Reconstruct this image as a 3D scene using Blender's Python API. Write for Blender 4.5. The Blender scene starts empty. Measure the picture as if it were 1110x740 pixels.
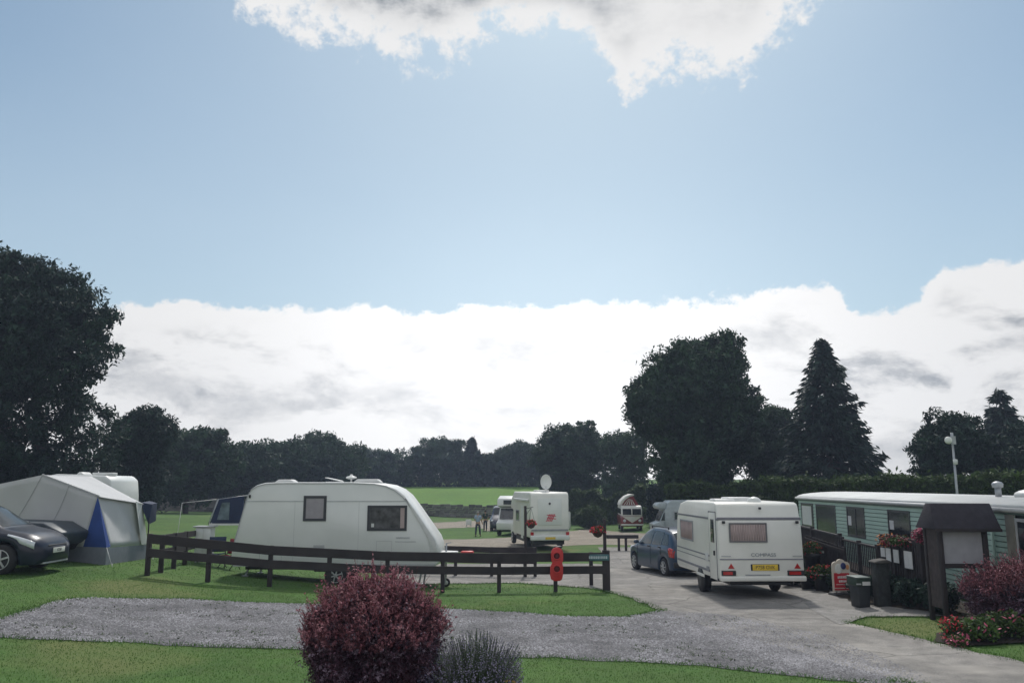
SKY_STR, CLOUD_GAIN, SUN_STR, SUN_ANG, HAZE, EXPO = .088, 1.0, 2.6, 4, .0008, 0.12
import bpy, bmesh, math, random
import numpy as np
from mathutils import Vector, Matrix
from mathutils.geometry import delaunay_2d_cdt
R = math.radians
rnd = random.Random(7)
rng = np.random.default_rng(11)
scene = bpy.context.scene
COL = scene.collection

# ---------------------------------------------------------------- camera
F_PX, W_PX, H_PX = 900.0, 1110.0, 740.0
PITCH = math.atan((525 - 370) / F_PX)
EYE = 2.9
cam_d = bpy.data.cameras.new('camera')
cam = bpy.data.objects.new('camera', cam_d)
COL.objects.link(cam)
cam.location = (0, 0, EYE)
cam.rotation_euler = (math.pi / 2 + PITCH, 0, 0)
cam_d.sensor_width = 36
cam_d.lens = 36 * F_PX / W_PX
cam_d.clip_end = 6000
scene.camera = cam

def pchip(pts):
    xs = [p[0] for p in pts]; ys = [p[1] for p in pts]; n = len(xs)
    d = [(ys[i+1]-ys[i])/(xs[i+1]-xs[i]) for i in range(n-1)]
    m = [0.0]*n
    m[0] = d[0]; m[-1] = d[-1]
    for i in range(1, n-1):
        m[i] = 0.0 if d[i-1]*d[i] <= 0 else 2*d[i-1]*d[i]/(d[i-1]+d[i])
    def f(x):
        if x <= xs[0]: return ys[0]
        if x >= xs[-1]: return ys[-1]
        lo = 0
        while xs[lo+1] < x: lo += 1
        h = xs[lo+1]-xs[lo]; t = (x-xs[lo])/h
        return ((2*t**3-3*t*t+1)*ys[lo] + (t**3-2*t*t+t)*h*m[lo]
                + (-2*t**3+3*t*t)*ys[lo+1] + (t**3-t*t)*h*m[lo+1])
    return f

gx = pchip([(-60,2.2),(-25,1.3),(-15,1.0),(-11,.76),(-9,.52),(-8,.39),(-5,.15),(-2,.02),(0,0),(7,0),(9.5,.16),(14,.45),(60,1.2)])
gy = pchip([(0,0),(22,0),(26,-.13),(30,-.3),(36,-.37),(44,-.42),(65,-.7),(88,-.7),(96,-.5),(130,2.5),(165,3.6),(400,5),(2500,5)])
bank = pchip([(-10,.85),(7.5,.75),(9.2,.55),(10.6,.12),(11.4,0),(12,0)])
def terrain(x, y):
    return gx(x) * (1.0 if y < 60 else max(0, 1-(y-60)/60)) + gy(y) + bank(y) * (1.0 if x < 3 else max(0.0, 1-(x-3)/3))
def ray(u, v):
    a, b = (u-W_PX/2)/F_PX, (H_PX/2-v)/F_PX
    c, s = math.cos(PITCH), math.sin(PITCH)
    return a, c - b*s, s + b*c        # x, y(forward), z(up)
def at(u, v, Y):
    """world point seen at a photograph pixel at distance Y"""
    dx, dy, dz = ray(u, v); k = Y/dy
    return Vector((dx*k, Y, EYE+dz*k))
def G(u, v):
    """ground point seen at a photograph pixel"""
    dx, dy, dz = ray(u, v)
    y = 3.0
    while y < 400:
        k = y/dy
        if EYE + dz*k <= terrain(dx*k, y): break
        y += 0.1 if y < 50 else 0.3
    k = y/dy
    return Vector((dx*k, y, terrain(dx*k, y)))
def ux(u, Y, v=585): return at(u, v, Y).x
def vz(v, Y): return at(555, v, Y).z

# ---------------------------------------------------------------- objects
def tag(o, label=None, cat=None, group=None, kind=None):
    if label: o['label'] = label
    if cat: o['category'] = cat
    if group: o['group'] = group
    if kind: o['kind'] = kind
    return o
def thing(name, label, cat, loc=(0,0,0), rz=0.0, group=None, scale=1.0):
    o = bpy.data.objects.new(name, None); COL.objects.link(o)
    o.empty_display_size = .2
    o.location = loc; o.rotation_euler = (0,0,rz); o.scale = (scale,)*3
    return tag(o, label, cat, group)
def copy_tree(o, parent=None):
    c = o.copy(); COL.objects.link(c)
    if parent: c.parent = parent
    for ch in [k for k in o.children]:
        copy_tree(ch, c)
    return c
def ground_loc(x, y, dz=0.0): return (x, y, terrain(x, y)+dz)

def mesh_np(name, verts, faces_flat, fsize, m, parent=None, smooth=False):
    me = bpy.data.meshes.new(name)
    nv = len(verts); nf = len(faces_flat)//fsize
    me.vertices.add(nv); me.vertices.foreach_set('co', np.asarray(verts, dtype=np.float32).ravel())
    me.loops.add(nf*fsize); me.loops.foreach_set('vertex_index', np.asarray(faces_flat, dtype=np.int32))
    me.polygons.add(nf)
    me.polygons.foreach_set('loop_start', np.arange(0, nf*fsize, fsize, dtype=np.int32))
    me.polygons.foreach_set('loop_total', np.full(nf, fsize, dtype=np.int32))
    if smooth: me.polygons.foreach_set('use_smooth', np.ones(nf, dtype=bool))
    me.update(calc_edges=True)
    me.materials.append(m)
    o = bpy.data.objects.new(name, me); COL.objects.link(o)
    if parent: o.parent = parent
    return o

class MB:
    def __init__(s): s.v = []; s.f = []; s.sm = []
    def add(s, vs, fs, smooth=False):
        b = len(s.v); s.v += [tuple(p) for p in vs]
        for f in fs: s.f.append(tuple(b+i for i in f)); s.sm.append(smooth)
        return s
    def box(s, x0, x1, y0, y1, z0, z1, rz=0, c=None):
        vs = [(x0,y0,z0),(x1,y0,z0),(x1,y1,z0),(x0,y1,z0),(x0,y0,z1),(x1,y0,z1),(x1,y1,z1),(x0,y1,z1)]
        if rz:
            cx, cy = c or ((x0+x1)/2,(y0+y1)/2)
            co, si = math.cos(rz), math.sin(rz)
            vs = [(cx+(x-cx)*co-(y-cy)*si, cy+(x-cx)*si+(y-cy)*co, z) for x,y,z in vs]
        return s.add(vs, [(0,3,2,1),(4,5,6,7),(0,1,5,4),(1,2,6,5),(2,3,7,6),(3,0,4,7)])
    def tube(s, a, b, r0, r1=None, n=10, smooth=True, caps=True):
        a, b = Vector(a), Vector(b); r1 = r0 if r1 is None else r1
        d = (b-a).normalized()
        t = Vector((0,0,1)) if abs(d.z) < .9 else Vector((1,0,0))
        e1 = d.cross(t).normalized(); e2 = d.cross(e1)
        vs = []
        for p, r in ((a,r0),(b,r1)):
            for i in range(n):
                q = 2*math.pi*i/n
                vs.append(p + e1*math.cos(q)*r + e2*math.sin(q)*r)
        fs = [(i,(i+1)%n,n+(i+1)%n,n+i) for i in range(n)]
        s.add(vs, fs, smooth)
        if caps:
            s.add(vs[:n], [tuple(reversed(range(n)))]); s.add(vs[n:], [tuple(range(n))])
        return s
    def bar(s, a, b, w, h):
        """rectangular bar from a to b; w horizontal thickness, h height"""
        a, b = Vector(a), Vector(b); d = (b-a).normalized()
        side = Vector((0,0,1)).cross(d)
        side = side.normalized() if side.length > 1e-6 else Vector((1,0,0))
        up = d.cross(side)
        vs = []
        for p in (a, b):
            for i, j in ((-1,-1),(1,-1),(1,1),(-1,1)):
                vs.append(p + side*(i*w/2) + up*(j*h/2))
        return s.add(vs, [(0,3,2,1),(4,5,6,7),(0,1,5,4),(1,2,6,5),(2,3,7,6),(3,0,4,7)])
    def prism(s, poly, axis, t0, t1, smooth=False):
        """2-D polygon extruded along axis. x:(y,z) y:(x,z) z:(x,y)"""
        def P(p, t):
            return {'x':(t,p[0],p[1]),'y':(p[0],t,p[1]),'z':(p[0],p[1],t)}[axis]
        n = len(poly)
        vs = [P(p,t0) for p in poly] + [P(p,t1) for p in poly]
        s.add(vs, [tuple(range(n)), tuple(reversed(range(n,2*n)))])
        s.add(vs, [(i,n+i,n+(i+1)%n,(i+1)%n) for i in range(n)], smooth)
        return s
    def lathe(s, prof, c=(0,0,0), n=16, axis='z', smooth=True):
        vs = []; fs = []
        for r, h in prof:
            for i in range(n):
                q = 2*math.pi*i/n; a, b = r*math.cos(q), r*math.sin(q)
                p = {'z':(a,b,h),'x':(h,a,b),'y':(a,h,b)}[axis]
                vs.append((p[0]+c[0],p[1]+c[1],p[2]+c[2]))
        m = len(prof)
        for k in range(m-1):
            for i in range(n):
                fs.append((k*n+i,k*n+(i+1)%n,(k+1)*n+(i+1)%n,(k+1)*n+i))
        s.add(vs, fs, smooth)
        s.add(vs[:n],[tuple(reversed(range(n)))]); s.add(vs[-n:],[tuple(range(n))])
        return s
    def ball(s, c, r, nu=12, nv=8, sx=1, sy=1, sz=1):
        vs = []; fs = []
        for j in range(nv+1):
            th = math.pi*j/nv
            for i in range(nu):
                q = 2*math.pi*i/nu
                vs.append((c[0]+r*sx*math.sin(th)*math.cos(q), c[1]+r*sy*math.sin(th)*math.sin(q), c[2]+r*sz*math.cos(th)))
        for j in range(nv):
            for i in range(nu):
                fs.append((j*nu+i,(j+1)*nu+i,(j+1)*nu+(i+1)%nu,j*nu+(i+1)%nu))
        return s.add(vs, fs, True)
    def grid(s, P, nu, nv, smooth=True):
        vs = [P(i/nu, j/nv) for j in range(nv+1) for i in range(nu+1)]
        fs = [(j*(nu+1)+i, j*(nu+1)+i+1, (j+1)*(nu+1)+i+1, (j+1)*(nu+1)+i) for j in range(nv) for i in range(nu)]
        return s.add(vs, fs, smooth)
    def build(s, name, m, parent=None, bevel=0, seg=2, solid=0, recalc=True, angle=35):
        me = bpy.data.meshes.new(name)
        me.from_pydata(s.v, [], s.f)
        me.polygons.foreach_set('use_smooth', s.sm)
        bm = bmesh.new(); bm.from_mesh(me)
        bmesh.ops.remove_doubles(bm, verts=bm.verts, dist=1e-5)
        if recalc: bmesh.ops.recalc_face_normals(bm, faces=bm.faces)
        if bevel:
            es = [e for e in bm.edges if len(e.link_faces)==2 and e.calc_face_angle(0) > R(angle)]
            r = bmesh.ops.bevel(bm, geom=es, offset=bevel, segments=seg, affect='EDGES', profile=.5, clamp_overlap=True)
            for f in bm.faces: f.smooth = True
        bm.to_mesh(me); bm.free()
        if bevel:
            try: me.set_sharp_from_angle(angle=R(50))
            except Exception: pass
        me.materials.append(m)
        o = bpy.data.objects.new(name, me); COL.objects.link(o)
        if parent: o.parent = parent
        if solid:
            md = o.modifiers.new('solid','SOLIDIFY'); md.thickness = solid
        return o

# ---------------------------------------------------------------- materials
MATS = {}
def mat(name, col, rough=.6, metal=0, var=.12, scale=6.0, bump=0.0, bscale=40.0, spec=.5, coat=0, trans=0, detail=5, col2=None, island=0.0):
    if name in MATS: return MATS[name]
    m = bpy.data.materials.new(name); m.use_nodes = True
    nt = m.node_tree; N = nt.nodes; L = nt.links
    b = N['Principled BSDF']
    b.inputs['Roughness'].default_value = rough; b.inputs['Metallic'].default_value = metal
    b.inputs['Specular IOR Level'].default_value = spec
    b.inputs['Coat Weight'].default_value = coat
    tc = N.new('ShaderNodeTexCoord')
    nz = N.new('ShaderNodeTexNoise'); nz.inputs['Scale'].default_value = scale; nz.inputs['Detail'].default_value = detail
    L.new(tc.outputs['Object'], nz.inputs['Vector'])
    mr = N.new('ShaderNodeMapRange'); mr.inputs[1].default_value = .3; mr.inputs[2].default_value = .7
    L.new(nz.outputs['Fac'], mr.inputs[0])
    mx = N.new('ShaderNodeMix'); mx.data_type = 'RGBA'
    c2 = col2 or tuple(min(1,c*(1+var)) for c in col)
    c1 = col if col2 else tuple(c*(1-var) for c in col)
    mx.inputs[6].default_value = (*c1,1); mx.inputs[7].default_value = (*c2,1)
    L.new(mr.outputs[0], mx.inputs[0])
    out = mx.outputs[2]
    if island:
        ge = N.new('ShaderNodeNewGeometry')
        hs = N.new('ShaderNodeHueSaturation')
        m2 = N.new('ShaderNodeMapRange'); m2.inputs[3].default_value = 1-island; m2.inputs[4].default_value = 1+island
        L.new(ge.outputs['Random Per Island'], m2.inputs[0]); L.new(m2.outputs[0], hs.inputs['Value'])
        L.new(out, hs.inputs['Color']); out = hs.outputs[0]
    L.new(out, b.inputs['Base Color'])
    mrr = N.new('ShaderNodeMapRange'); mrr.inputs[3].default_value = max(0,rough-.06); mrr.inputs[4].default_value = min(1,rough+.08)
    L.new(nz.outputs['Fac'], mrr.inputs[0]); L.new(mrr.outputs[0], b.inputs['Roughness'])
    if bump:
        n2 = N.new('ShaderNodeTexNoise'); n2.inputs['Scale'].default_value = bscale; n2.inputs['Detail'].default_value = 6
        L.new(tc.outputs['Object'], n2.inputs['Vector'])
        bp = N.new('ShaderNodeBump'); bp.inputs['Strength'].default_value = min(1,bump); bp.inputs['Distance'].default_value = .02
        L.new(n2.outputs['Fac'], bp.inputs['Height']); L.new(bp.outputs[0], b.inputs['Normal'])
    if trans:
        tr = N.new('ShaderNodeBsdfTranslucent'); ms = N.new('ShaderNodeMixShader'); ms.inputs[0].default_value = trans
        L.new(out, tr.inputs['Color'])
        L.new(b.outputs[0], ms.inputs[1]); L.new(tr.outputs[0], ms.inputs[2]); L.new(ms.outputs[0], N['Material Output'].inputs[0])
    MATS[name] = m
    return m

def mat_ground(name, c_a, c_b, c_c, s1, s2, s3, bump=.5, bs=30, rough=.95, patch=None, patch_col=None, streak=None):
    m = bpy.data.materials.new(name); m.use_nodes = True
    nt = m.node_tree; N = nt.nodes; L = nt.links; b = N['Principled BSDF']
    b.inputs['Roughness'].default_value = rough; b.inputs['Specular IOR Level'].default_value = .25
    tc = N.new('ShaderNodeTexCoord')
    def noise(s, d=6, lo=.35, hi=.65):
        n = N.new('ShaderNodeTexNoise'); n.inputs['Scale'].default_value = s; n.inputs['Detail'].default_value = d
        L.new(tc.outputs['Object'], n.inputs['Vector'])
        r = N.new('ShaderNodeMapRange'); r.inputs[1].default_value = lo; r.inputs[2].default_value = hi
        L.new(n.outputs['Fac'], r.inputs[0]); return n, r
    n1, r1 = noise(s1); n2, r2 = noise(s2); n3, r3 = noise(s3, 3)
    m1 = N.new('ShaderNodeMix'); m1.data_type = 'RGBA'; m1.inputs[6].default_value = (*c_a,1); m1.inputs[7].default_value = (*c_b,1)
    L.new(r1.outputs[0], m1.inputs[0])
    m2 = N.new('ShaderNodeMix'); m2.data_type = 'RGBA'; m2.inputs[7].default_value = (*c_c,1)
    L.new(m1.outputs[2], m2.inputs[6])
    mm = N.new('ShaderNodeMath'); mm.operation = 'MULTIPLY'; mm.inputs[1].default_value = .6
    L.new(r2.outputs[0], mm.inputs[0]); L.new(mm.outputs[0], m2.inputs[0])
    hs = N.new('ShaderNodeHueSaturation'); mv = N.new('ShaderNodeMapRange'); mv.inputs[3].default_value = .65; mv.inputs[4].default_value = 1.35
    L.new(r3.outputs[0], mv.inputs[0]); L.new(mv.outputs[0], hs.inputs['Value']); L.new(m2.outputs[2], hs.inputs['Color'])
    out = hs.outputs[0]
    if patch:
        n4, r4 = noise(patch, 4, .56, .66)
        m4 = N.new('ShaderNodeMix'); m4.data_type='RGBA'; m4.inputs[7].default_value = (*patch_col,1)
        L.new(out, m4.inputs[6]); L.new(r4.outputs[0], m4.inputs[0]); out = m4.outputs[2]
    if streak:      # worn wheel lines along the lane
        mp = N.new('ShaderNodeMapping'); mp.inputs['Rotation'].default_value = (0,0,streak[0]); mp.inputs['Scale'].default_value = (.10,1.5,1)
        L.new(tc.outputs['Object'], mp.inputs['Vector']); n5 = N.new('ShaderNodeTexNoise'); n5.inputs['Scale'].default_value = 1; n5.inputs['Detail'].default_value = 5
        L.new(mp.outputs[0], n5.inputs['Vector']); r5 = N.new('ShaderNodeMapRange'); r5.inputs[1].default_value = .5; r5.inputs[2].default_value = .72; r5.inputs[4].default_value = .65; L.new(n5.outputs['Fac'], r5.inputs[0])
        m5 = N.new('ShaderNodeMix'); m5.data_type='RGBA'; m5.inputs[7].default_value = (*streak[1],1); L.new(out, m5.inputs[6]); L.new(r5.outputs[0], m5.inputs[0]); out = m5.outputs[2]
        v5 = N.new('ShaderNodeTexVoronoi'); v5.feature = 'DISTANCE_TO_EDGE'; v5.inputs['Scale'].default_value = .55; v5.inputs['Randomness'].default_value = 1
        nw = N.new('ShaderNodeTexNoise'); nw.inputs['Scale'].default_value = 1.4; nw.inputs['Detail'].default_value = 6; L.new(tc.outputs['Object'], nw.inputs['Vector'])
        mw = N.new('ShaderNodeMix'); mw.data_type='RGBA'; mw.inputs[0].default_value = .35; L.new(tc.outputs['Object'], mw.inputs[6]); L.new(nw.outputs['Color'], mw.inputs[7]); L.new(mw.outputs[2], v5.inputs['Vector'])
        r6 = N.new('ShaderNodeMapRange'); r6.inputs[1].default_value = .0; r6.inputs[2].default_value = .012; r6.inputs[3].default_value = .6; r6.inputs[4].default_value = 0; L.new(v5.outputs['Distance'], r6.inputs[0])
        m6 = N.new('ShaderNodeMix'); m6.data_type='RGBA'; m6.inputs[7].default_value = (.07,.065,.06,1); L.new(out, m6.inputs[6]); L.new(r6.outputs[0], m6.inputs[0]); out = m6.outputs[2]
    L.new(out, b.inputs['Base Color'])
    nb = N.new('ShaderNodeTexNoise'); nb.inputs['Scale'].default_value = bs; nb.inputs['Detail'].default_value = 8
    L.new(tc.outputs['Object'], nb.inputs['Vector'])
    bp = N.new('ShaderNodeBump'); bp.inputs['Strength'].default_value = bump; bp.inputs['Distance'].default_value = .03
    L.new(nb.outputs['Fac'], bp.inputs['Height']); L.new(bp.outputs[0], b.inputs['Normal'])
    return m

WHITE = mat('caravan_white', (.66,.68,.66), .38, col2=(.74,.755,.735), scale=1.1, coat=.15, detail=9)
CREAM = mat('caravan_cream', (.68,.68,.63), .38, col2=(.77,.765,.72), scale=1.3, coat=.15, detail=9)
OFFW = mat('offwhite_plastic', (.62,.63,.62), .45, var=.06)
TRIMG = mat('grey_trim', (.28,.29,.31), .5)
LTRIM = mat('light_trim', (.42,.43,.44), .45)
GLASS = mat('dark_glass', (.02,.024,.03), .08, var=.3, scale=3, spec=.8)
GLASS2 = mat('car_glass', (.012,.022,.028), .12, var=.3, scale=2, spec=.45)
RUBBER = mat('tyre_rubber', (.02,.02,.022), .85)
BLACK = mat('black_plastic', (.018,.019,.022), .6)
ALLOY = mat('wheel_silver', (.5,.51,.53), .35, metal=.5)
CHROME = mat('bright_metal', (.6,.6,.62), .25, metal=.9)
GALV = mat('galvanised_steel', (.38,.4,.42), .5, metal=.6)
LAMPW = mat('clear_lamp', (.65,.68,.72), .12, coat=.6)
REDL = mat('red_lamp', (.42,.02,.02), .2, coat=.5)
WOODD = mat('dark_stained_wood', (.016,.012,.015), .75, col2=(.040,.032,.034), scale=2.2, bump=.4, detail=9)
WOODB = mat('brown_stained_wood', (.045,.03,.026), .8, var=.3, scale=10, bump=.4)
REDP = mat('red_paint', (.55,.03,.03), .45)
CURT = mat('curtain_fabric', (.40,.32,.31), .9, var=.12, scale=3)
# ---------------------------------------------------------------- ground
def in_poly(px, py, poly):
    px = np.asarray(px); py = np.asarray(py); c = np.zeros(px.shape, bool); n = len(poly)
    for i in range(n):
        x0, y0 = poly[i]; x1, y1 = poly[(i+1) % n]
        if y0 == y1: continue
        t = ((y0 > py) != (y1 > py)) & (px < (x1-x0)*(py-y0)/(y1-y0)+x0)
        c ^= t
    return c
def px_poly(pts):
    out = []
    for p in pts:
        if len(p) == 3: out.append((p[0], p[1]))       # world x, y
        else:
            g = G(*p); out.append((g.x, g.y))
    return out
def dense(poly, step=.4, wob=.05, seed=1):
    r = random.Random(seed); out = []
    n = len(poly)
    for i in range(n):
        a = Vector(poly[i]); b = Vector(poly[(i+1) % n]); k = max(1, int((b-a).length/step))
        for j in range(k):
            p = a.lerp(b, j/k); out.append((p.x+r.uniform(-wob,wob), p.y+r.uniform(-wob,wob)))
    return out
def sheet(name, poly, off, m, step=.6, wob=.05, seed=1):
    bd = dense(poly, step*.7, wob, seed)
    xs = [p[0] for p in bd]; ys = [p[1] for p in bd]
    gxs = np.arange(min(xs), max(xs), step); gys = np.arange(min(ys), max(ys), step)
    X, Y = np.meshgrid(gxs, gys); X = X.ravel(); Y = Y.ravel()
    k = in_poly(X, Y, bd); pts = [Vector(p) for p in bd] + [Vector((x,y)) for x, y in zip(X[k], Y[k])]
    n = len(bd)
    v, e, f, *_ = delaunay_2d_cdt(pts, [(i,(i+1) % n) for i in range(n)], [], 1, 1e-4)
    mb = MB(); mb.add([(p.x, p.y, terrain(p.x,p.y)+off) for p in v], f, True)
    o = mb.build(name, m, recalc=False)
    for p in o.data.polygons:
        if p.normal.z < 0: p.flip()
    return o

M_GRASS = mat_ground('lawn', (.056,.125,.026), (.082,.162,.033), (.060,.098,.026), .35, 2.2, 60, .6, 45, patch=.18, patch_col=(.125,.150,.050))
M_FIELD = mat_ground('pasture', (.085,.18,.03), (.12,.23,.04), (.10,.17,.035), .1, .6, 8, .4, 12)
M_ROAD = mat_ground('worn_tarmac', (.22,.21,.195), (.32,.305,.285), (.15,.145,.14), .5, 3.0, 90, .35, 120, patch=.35, patch_col=(.37,.35,.32), streak=(R(-62),(.15,.145,.14)))
M_GRAVEL = mat_ground('grey_gravel', (.12,.12,.13), (.23,.23,.245), (.085,.085,.09), 2.5, 9, 40, 1.0, 35, patch=1.1, patch_col=(.10,.105,.10))
M_CONC = mat_ground('concrete', (.23,.22,.21), (.30,.29,.28), (.16,.16,.15), .8, 4, 60, .3, 80)
M_TRACK = mat_ground('stone_track', (.25,.22,.18), (.33,.29,.24), (.19,.17,.14), .8, 4, 40, .4, 60)
M_SOIL = mat_ground('dark_soil', (.03,.025,.02), (.05,.04,.03), (.02,.018,.015), 2, 8, 50, 1, 40)

def axis(a, b, s, grow, lim):
    v = [a]; st = s
    while v[-1] < b: v.append(v[-1]+s)
    hi = list(v); st = s
    while hi[-1] < lim: st *= grow; hi.append(hi[-1]+st)
    lo = []; st = s; c = a
    while c > -lim: st *= grow; c -= st; lo.append(c)
    return list(reversed(lo)) + hi
gxs = axis(-16, 16, .5, 1.15, 1500); gys = [y for y in axis(2, 60, .5, 1.08, 2500) if y > -60]
nx = len(gxs)
vs = [(x, y, terrain(x, y)) for y in gys for x in gxs]
fs = []
for j in range(len(gys)-1):
    for i in range(nx-1):
        a = j*nx+i; fs += [a, a+1, a+1+nx, a+nx]
ground = mesh_np('ground', vs, fs, 4, M_GRASS, smooth=True)
tag(ground, kind='structure')

P_ROAD = px_poly([(716,662),(742,671),(770,682),(805,690),(850,703),(900,717),(965,738),(8.3,10.5,0),(20,7,0),(20,11,0),(1112,719),(1040,704),(985,690),(940,680),(912,673),(900,664),(882,650),(868,642),
                  (8.6,26,0),(8.9,34,0),(9.3,46,0),(4.6,46,0),(4.3,40,0),(3.9,34,0),(678,613),(640,611),(560,611),(480,611),(-4.2,30.4,0),(-4.2,24.4,0),(480,633),(560,632),(640,638),(664,643),(700,655)])
P_GRAVEL = px_poly([(-190,678),(-60,676),(0,671),(30,662),(60,652),(90,648),(200,649),(330,655),(480,660),(560,664),(620,668),(680,669),(716,662),(790,667),(870,690),(930,712),(985,735),(960,742),(900,737),(760,722),(600,713),(330,705),(150,697),(0,692),(-60,690),(-190,688)])
P_APRON = px_poly([(858,643),(872,655),(890,668),(912,678),(940,669),(1000,669),(1060,668),(10.6,17.2,0),(10.3,24,0),(9.0,27,0),(8.5,26.5,0)])
P_B = px_poly([(420,584),(540,583),(600,578),(640,573),(700,578),(745,585),(770,592),(690,591),(650,590),(600,592),(420,591)])
P_C = px_poly([(380,566),(500,565),(532,563),(540,575),(528,576),(520,571),(470,573),(380,573)])
P_BED = [(2.2,3.0),(1.6,9.6),(-1.2,9.9),(-3.2,8.6),(-3.4,3.0)]
P_BEDR = [(7.75,16.0),(8.2,15.5),(9.6,15.3),(13,15.2),(13,17.1),(9.4,17.2),(8.2,16.7)]
P_BEDN = [(9.2,17.3),(9.1,19.0),(8.3,20.9),(8.35,23.8),(7.95,26.4),(10.2,27.6),(10.3,17.3)]
sheet('gravel', P_GRAVEL, .010, M_GRAVEL, .5, .10, 3)['kind'] = 'structure'
sheet('road', P_ROAD, .018, M_ROAD, .5, .07, 4)['kind'] = 'structure'
sheet('pavement', P_APRON, .026, M_CONC, .5, .04, 5)['kind'] = 'structure'
sheet('track', P_B, .012, M_TRACK, 1.0, .12, 6)['kind'] = 'structure'
sheet('path', P_C, .012, M_TRACK, 1.0, .15, 7)['kind'] = 'structure'
for p_, s_ in ((P_BED, 8), (P_BEDR, 9), (P_BEDN, 10)):
    sheet('flower_bed', p_, .034, M_SOIL, .4, .05, s_)['kind'] = 'structure'
fieldpoly = [(-75,97),(70,97),(70,150),(-75,150)]
sheet('pasture', fieldpoly, .02, M_FIELD, 3.0, .3, 11)['kind'] = 'structure'

# grass blades on the near lawns (uncountable)
M_BLADE = mat('grass_blade', (.070,.152,.034), .8, var=.3, scale=.8, spec=.1, trans=.35, island=.2)
def blades(n, y0, y1, h, w):
    z = y0 + (y1-y0)*rng.random(n*2)**.8
    x = (rng.random(n*2)*2-1)*(.64*z+1.5)
    keep = np.ones(len(x), bool)
    for p in (P_ROAD, P_GRAVEL, P_APRON, P_B, P_BED, P_BEDR, P_BEDN): keep &= ~in_poly(x, z, p)
    x = x[keep][:n]; z = z[keep][:n]; m = len(x)
    tz = np.array([terrain(a, b) for a, b in zip(x, z)])
    an = rng.random(m)*6.283; hh = h*(.4+rng.random(m)); ww = w*(.6+.8*rng.random(m)); ln = rng.normal(0,.4,m)*hh; la = rng.random(m)*6.283
    v = np.zeros((m,3,3)); dx = np.cos(an)*ww; dy = np.sin(an)*ww
    v[:,0] = np.stack([x-dx, z-dy, tz-.005],1); v[:,1] = np.stack([x+dx, z+dy, tz-.005],1)
    v[:,2] = np.stack([x+np.cos(la)*ln, z+np.sin(la)*ln, tz+hh],1)
    return v.reshape(-1,3)
bv = np.concatenate([blades(110000, 9.5, 22, .020, .006), blades(35000, 22, 34, .026, .010)])
def edge_tufts(polys, n, h):
    out = []
    for poly in polys:
        for i in range(len(poly)):
            a, b = poly[i], poly[(i+1) % len(poly)]; L_ = math.hypot(b[0]-a[0], b[1]-a[1])
            if L_ > 30: continue
            k = int(L_*n)
            for j in range(k):
                t_ = rnd.random(); x = a[0]+(b[0]-a[0])*t_+rnd.gauss(0,.09); y = a[1]+(b[1]-a[1])*t_+rnd.gauss(0,.09)
                if y < 10 or y > 34 or abs(x) > .65*y+1: continue
                z = terrain(x,y)+.01; q = rnd.random()*6.28; hh = h*rnd.uniform(.4,1.3); l = rnd.gauss(0,.5)*hh; w_ = .007
                out += [(x-w_*math.cos(q),y-w_*math.sin(q),z),(x+w_*math.cos(q),y+w_*math.sin(q),z),(x+l,y+rnd.gauss(0,.5)*hh,z+hh)]
    return np.array(out)
def inside_any(x, y, ps): return any(bool(in_poly(np.array([x]), np.array([y]), p)[0]) for p in ps)
et = edge_tufts([P_GRAVEL, P_ROAD, P_APRON], 190, .045).reshape(-1,3,3)
both = in_poly(et[:,0,0], et[:,0,1], dense(P_GRAVEL,1,0)).astype(int)+in_poly(et[:,0,0], et[:,0,1], dense(P_ROAD,1,0))+in_poly(et[:,0,0], et[:,0,1], dense(P_APRON,1,0))
near = np.zeros(len(et), bool)
for i in range(8):        # keep only tufts that have lawn close by
    ox, oy = .22*math.cos(i*.785), .22*math.sin(i*.785); px_, py_ = et[:,0,0]+ox, et[:,0,1]+oy
    near |= ~(in_poly(px_,py_,P_GRAVEL)|in_poly(px_,py_,P_ROAD)|in_poly(px_,py_,P_APRON))
bv = np.concatenate([bv, et[near].reshape(-1,3)])
g_ = mesh_np('grass', bv, np.arange(len(bv)), 3, M_BLADE); tag(g_, 'short mown green grass covering the lawns', kind='stuff')
# loose stones
M_STONE = mat('loose_stone', (.20,.20,.215), .9, var=.4, scale=1.0, island=.4)
def stones(n, poly, s, name, lab, m, y1=26):
    xs = [p[0] for p in poly]; ys = [p[1] for p in poly]
    x = min(xs)+(max(xs)-min(xs))*rng.random(n*3); y = min(ys)+(min(max(ys),y1)-min(ys))*rng.random(n*3)
    k = in_poly(x, y, poly) & (np.abs(x) < .66*y+1); x = x[k][:n]; y = y[k][:n]; c = len(x)
    tz = np.array([terrain(a,b) for a,b in zip(x,y)])+.014
    o = np.array([[1,0,0],[-.5,.87,0],[-.5,-.87,0],[0,0,.7]])
    r = s*(.4+rng.random(c)**2*1.2); a = rng.random(c)*6.283
    ca, sa = np.cos(a)[:,None], np.sin(a)[:,None]
    ox = o[None,:,0]*(.7+.6*rng.random((c,1))); oy = o[None,:,1]
    v = np.zeros((c,4,3)); v[:,:,0] = x[:,None]+(ox*ca-oy*sa)*r[:,None]; v[:,:,1] = y[:,None]+(ox*sa+oy*ca)*r[:,None]
    v[:,:,2] = tz[:,None]+(o[None,:,2]+rng.normal(0,.08,(c,4)))*r[:,None]
    b = (np.arange(c)*4)[:,None,None]+np.array([[0,1,3],[1,2,3],[2,0,3]])[None]
    q = mesh_np(name, v.reshape(-1,3), b.ravel(), 3, m); tag(q, lab, kind='stuff')
stones(75000, P_GRAVEL, .019, 'gravel_stones', 'loose grey gravel stones strewn over the gravel strip', M_STONE)

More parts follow.
